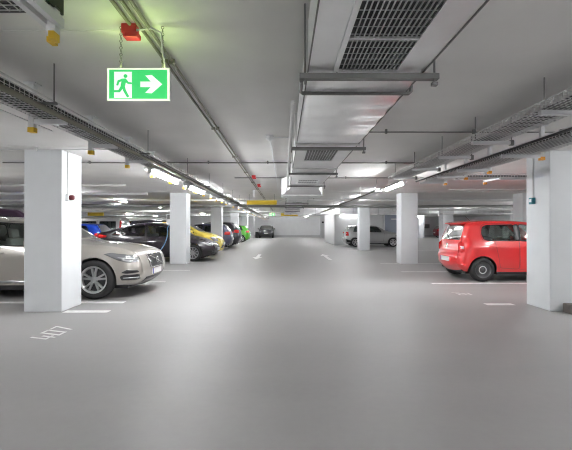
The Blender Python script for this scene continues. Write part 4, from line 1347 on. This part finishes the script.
# ---- silver hatchback with black roof, far right
MIN = dict(L=3.85, W=1.73, belt=0.97, paint=P_silver, r=0.31, xr=0.68, xfw=3.18, grid=0.08, rf=0.4, rr=0.3, tumble=0.76, sill=0.24, roofpaint=P_black,
    prof=[(0.10, 0.28), (0.0, 0.42), (0.02, 0.62), (0.06, 0.85), (0.16, 1.02), (0.30, 1.34), (0.44, 1.41), (1.2, 1.43), (1.9, 1.41), (2.3, 1.33), (2.75, 1.05), (2.85, 1.02), (3.4, 0.95), (3.68, 0.80), (3.82, 0.6), (3.84, 0.4), (3.76, 0.22)],
    ws=(2.20, 2.77), rw=(1.02, 1.34), hood=3.6, glass=G_dark,
    windows=[dict(poly=[(0.55, 1.02), (1.28, 1.0), (1.28, 1.34), (0.66, 1.32)]), dict(poly=[(1.36, 1.0), (2.45, 0.98), (2.18, 1.28), (1.36, 1.34)], door=1)],
    doors=[[(1.32, 0.34), (2.52, 0.34), (2.60, 0.95), (2.22, 1.32), (1.32, 1.38)]], handles=[(1.52, 0.88)], mirror=(2.42, 0.98), seats=True, rearseat=False,
    blackpanels=[[(0.40, 1.36), (0.36, 1.28), (0.6, 1.345), (1.3, 1.36), (2.18, 1.30), (2.28, 1.30), (2.0, 1.37), (1.2, 1.40), (0.5, 1.39)], [(1.285, 1.0), (1.355, 1.0), (1.355, 1.35), (1.285, 1.35)]])
c = Car(MIN, 'hatchback_car', 'silver hatchback with black roof behind the third right pillar', (4.07 + 1.925, 26.5, 0), 0).build()
c.side_patch([(0.06, 0.98), (0.22, 0.99), (0.24, 0.74), (0.06, 0.74)], 'tail_light', M_tail, off=0.008)
c.side_patch([(0.05, 0.52), (0.5, 0.40), (0.3, 0.3), (0.12, 0.3)], 'bumper_trim', M_trim, off=0.004)
c.plate(0.6, False)
c.side_patch([(3.3, 0.78), (3.5, 0.84), (3.7, 0.7), (3.5, 0.62)], 'headlight', M_headl, off=0.006)

# ---- a generic hatch for the rest, varied by scale and paint
def hatch(L=4.0, Hh=1.46, W=1.75, paint=P_grey, grid=0.11, glass=G_dark, **kw):
    k = L / 4.0
    q = Hh / 1.46
    b = 0.98 * q
    f = lambda p: [(a * k, z * q) for a, z in p]
    d = dict(L=L, W=W, belt=b, paint=paint, r=0.31, xr=0.74 * k, xfw=3.22 * k, grid=grid, tstep=0.07, rf=0.42, rr=0.3, tumble=0.75, sill=0.24, glass=glass,
        prof=[(0.12 * k, 0.28)] + f([(0.02, 0.42), (0.0, 0.65), (0.06, 0.92), (0.14, 1.04), (0.34, 1.34), (0.50, 1.42), (1.3, 1.46), (2.0, 1.43), (2.4, 1.32), (2.95, 1.04), (3.05, 1.01), (3.5, 0.93), (3.8, 0.80), (3.95, 0.62), (3.98, 0.42)]) + [(3.88 * k, 0.24)],
        ws=(2.10 * k, 2.98 * k), rw=(1.06 * q, 1.36 * q), hood=3.75 * k, tg0=0.64,
        windows=[dict(poly=f([(0.62, 1.05), (1.50, 1.02), (1.50, 1.36), (0.80, 1.35)]), door=1), dict(poly=f([(1.60, 1.02), (2.72, 1.0), (2.35, 1.28), (2.15, 1.355), (1.60, 1.37)]), door=2)],
        doors=[f([(0.98, 1.0), (1.05, 0.7)]) + [(1.25 * k, 0.33), (1.54 * k, 0.33)] + f([(1.545, 1.40), (0.76, 1.385), (0.56, 1.02)]),
               [(1.56 * k, 0.33), (2.72 * k, 0.33)] + f([(2.82, 0.96), (2.40, 1.30), (2.18, 1.39), (1.56, 1.405)])],
        handles=[(1.10 * k, 0.86 * q), (1.8 * k, 0.86 * q)], mirror=(2.6 * k, 0.99 * q), seats=True, rearseat=False)
    d.update(kw)
    return d
def lights(c, k, q, plate=None):
    f = lambda p: [(a * k, z * q) for a, z in p]
    c.side_patch(f([(3.44, 0.80), (3.66, 0.83), (3.88, 0.70), (3.90, 0.62), (3.68, 0.64)]), 'headlight', M_headl, off=0.006, g=0.06)
    c.side_patch(f([(0.05, 0.96), (0.14, 1.02), (0.34, 1.0), (0.36, 0.84), (0.05, 0.82)]), 'tail_light', M_tail, off=0.008, g=0.06)
    c.end_patch([(-0.4, 0.50), (0.4, 0.50), (0.45, 0.36), (-0.45, 0.36)], 'grille', M_trim, True, off=0.006, g=0.08)
    if plate in (None, 'front'): c.plate(0.56, True)
    if plate in (None, 'rear'): c.plate(0.62, False)

def add_car(label, x_front, yc, L, Hh, W, paint, flip=False, rot=None, name='hatchback_car', **kw):
    """x_front: world x of the end that faces the aisle; flip: its rear faces the aisle"""
    P = hatch(L, Hh, W, paint, **kw)
    if rot is None:
        rz = PI if flip else 0.0
        xc = x_front - L / 2
    else:
        rz, xc = rot, x_front
    c = Car(P, name, label, (xc, yc, 0), rz).build()
    lights(c, L / 4.0, Hh / 1.46)
    return c
add_car('yellow hatchback nose out beyond the plum black saloon', -2.85, 18.4, 3.8, 1.56, 1.74, P_yellow, grid=0.08)
add_car('dark grey van-like car set back beyond the yellow car', -3.95, 20.5, 4.3, 1.70, 1.80, P_grey)
add_car('grey blue car parked tail out beyond the third left pillar', -3.13, 23.6, 4.2, 1.52, 1.78, P_navy, flip=True)
add_car('dark grey people carrier parked tail out beside the grey blue car', -2.90, 26.1, 4.4, 1.66, 1.82, P_grey, flip=True)
add_car('bright green hatchback parked tail out, farthest in the left row', -2.95, 33.9, 3.7, 1.46, 1.68, P_green, flip=True)
add_car('dark car facing the camera in front of the end wall', -2.12, 47.0, 3.0, 1.50, 1.78, P_grey, rot=-PI / 2)
add_car('bright blue hatchback in the back row behind the beige car', -8.5, 18.9, 3.9, 1.50, 1.74, P_blue, flip=True)
add_car('maroon car half hidden behind a pillar at the far right wall', 21.95, 46.3, 3.9, 1.46, 1.74, P_maroon)
# ---- vans in the back row
def van(L, Hh, W, paint, **kw):
    q = Hh / 1.95
    f = lambda p: [(a * L / 4.6, z * q) for a, z in p]
    d = dict(L=L, W=W, belt=1.12 * q, paint=paint, r=0.33, xr=0.85 * L / 4.6, xfw=3.75 * L / 4.6, grid=0.12, tstep=0.07, rf=0.4, rr=0.14, tumble=0.86, sill=0.27, cat='van',
        prof=[(0.10, 0.32)] + f([(0.02, 0.5), (0.0, 1.0), (0.03, 1.5), (0.08, 1.82), (0.2, 1.91), (1.5, 1.95), (2.9, 1.92), (3.2, 1.82), (3.8, 1.22), (3.92, 1.16), (4.3, 1.02), (4.5, 0.85), (4.58, 0.6)]) + [(L - 0.05, 0.42), (L - 0.15, 0.26)],
        ws=(3.0 * L / 4.6, 3.84 * L / 4.6), rw=(1.2 * q, 1.75 * q), hood=4.3 * L / 4.6, tg0=0.6, glass=G_dark,
        windows=[dict(poly=f([(0.35, 1.2), (1.35, 1.2), (1.35, 1.68), (0.35, 1.68)])), dict(poly=f([(1.55, 1.2), (2.45, 1.2), (2.45, 1.68), (1.55, 1.68)]), door=1), dict(poly=f([(2.62, 1.2), (3.58, 1.18), (3.2, 1.62), (2.62, 1.70)]), door=2)],
        doors=[f([(1.48, 0.4), (2.52, 0.4), (2.52, 1.76), (1.48, 1.76)]), f([(2.54, 0.4), (3.3, 0.4), (3.66, 1.1), (3.25, 1.66), (2.54, 1.76)])],
        handles=[(1.62 * L / 4.6, 1.0 * q), (2.7 * L / 4.6, 1.0 * q)], mirror=(3.4 * L / 4.6, 1.15 * q), seats=True, rearseat=False)
    d.update(kw)
    return d
c = Car(van(4.6, 1.95, 1.82, P_van), 'van', 'silver van side on in the back row beyond the blue car', (-10.15 - 2.3, 25.0, 0), PI).build()
c.side_patch([(0.03, 1.72), (0.12, 1.76), (0.13, 1.26), (0.04, 1.26)], 'tail_light', M_tail, off=0.01)
c = Car(van(4.8, 2.10, 1.9, P_white), 'van', 'white van far left, behind the roof of the plum black car', (-9.4 - 2.4, 31.0, 0), PI).build()
c.side_patch([(0.03, 1.5), (0.12, 1.5), (0.13, 1.0), (0.04, 1.0)], 'tail_light', M_tail, off=0.01)
c = Car(van(4.6, 1.93, 1.85, P_purple), 'van', 'dark purple van behind the roof of the beige estate car', (-6.7 - 2.3, 12.7, 0), 0).build()
c.side_patch([(4.2, 0.9), (4.4, 0.9), (4.5, 0.7), (4.3, 0.7)], 'headlight', M_headl, off=0.008)
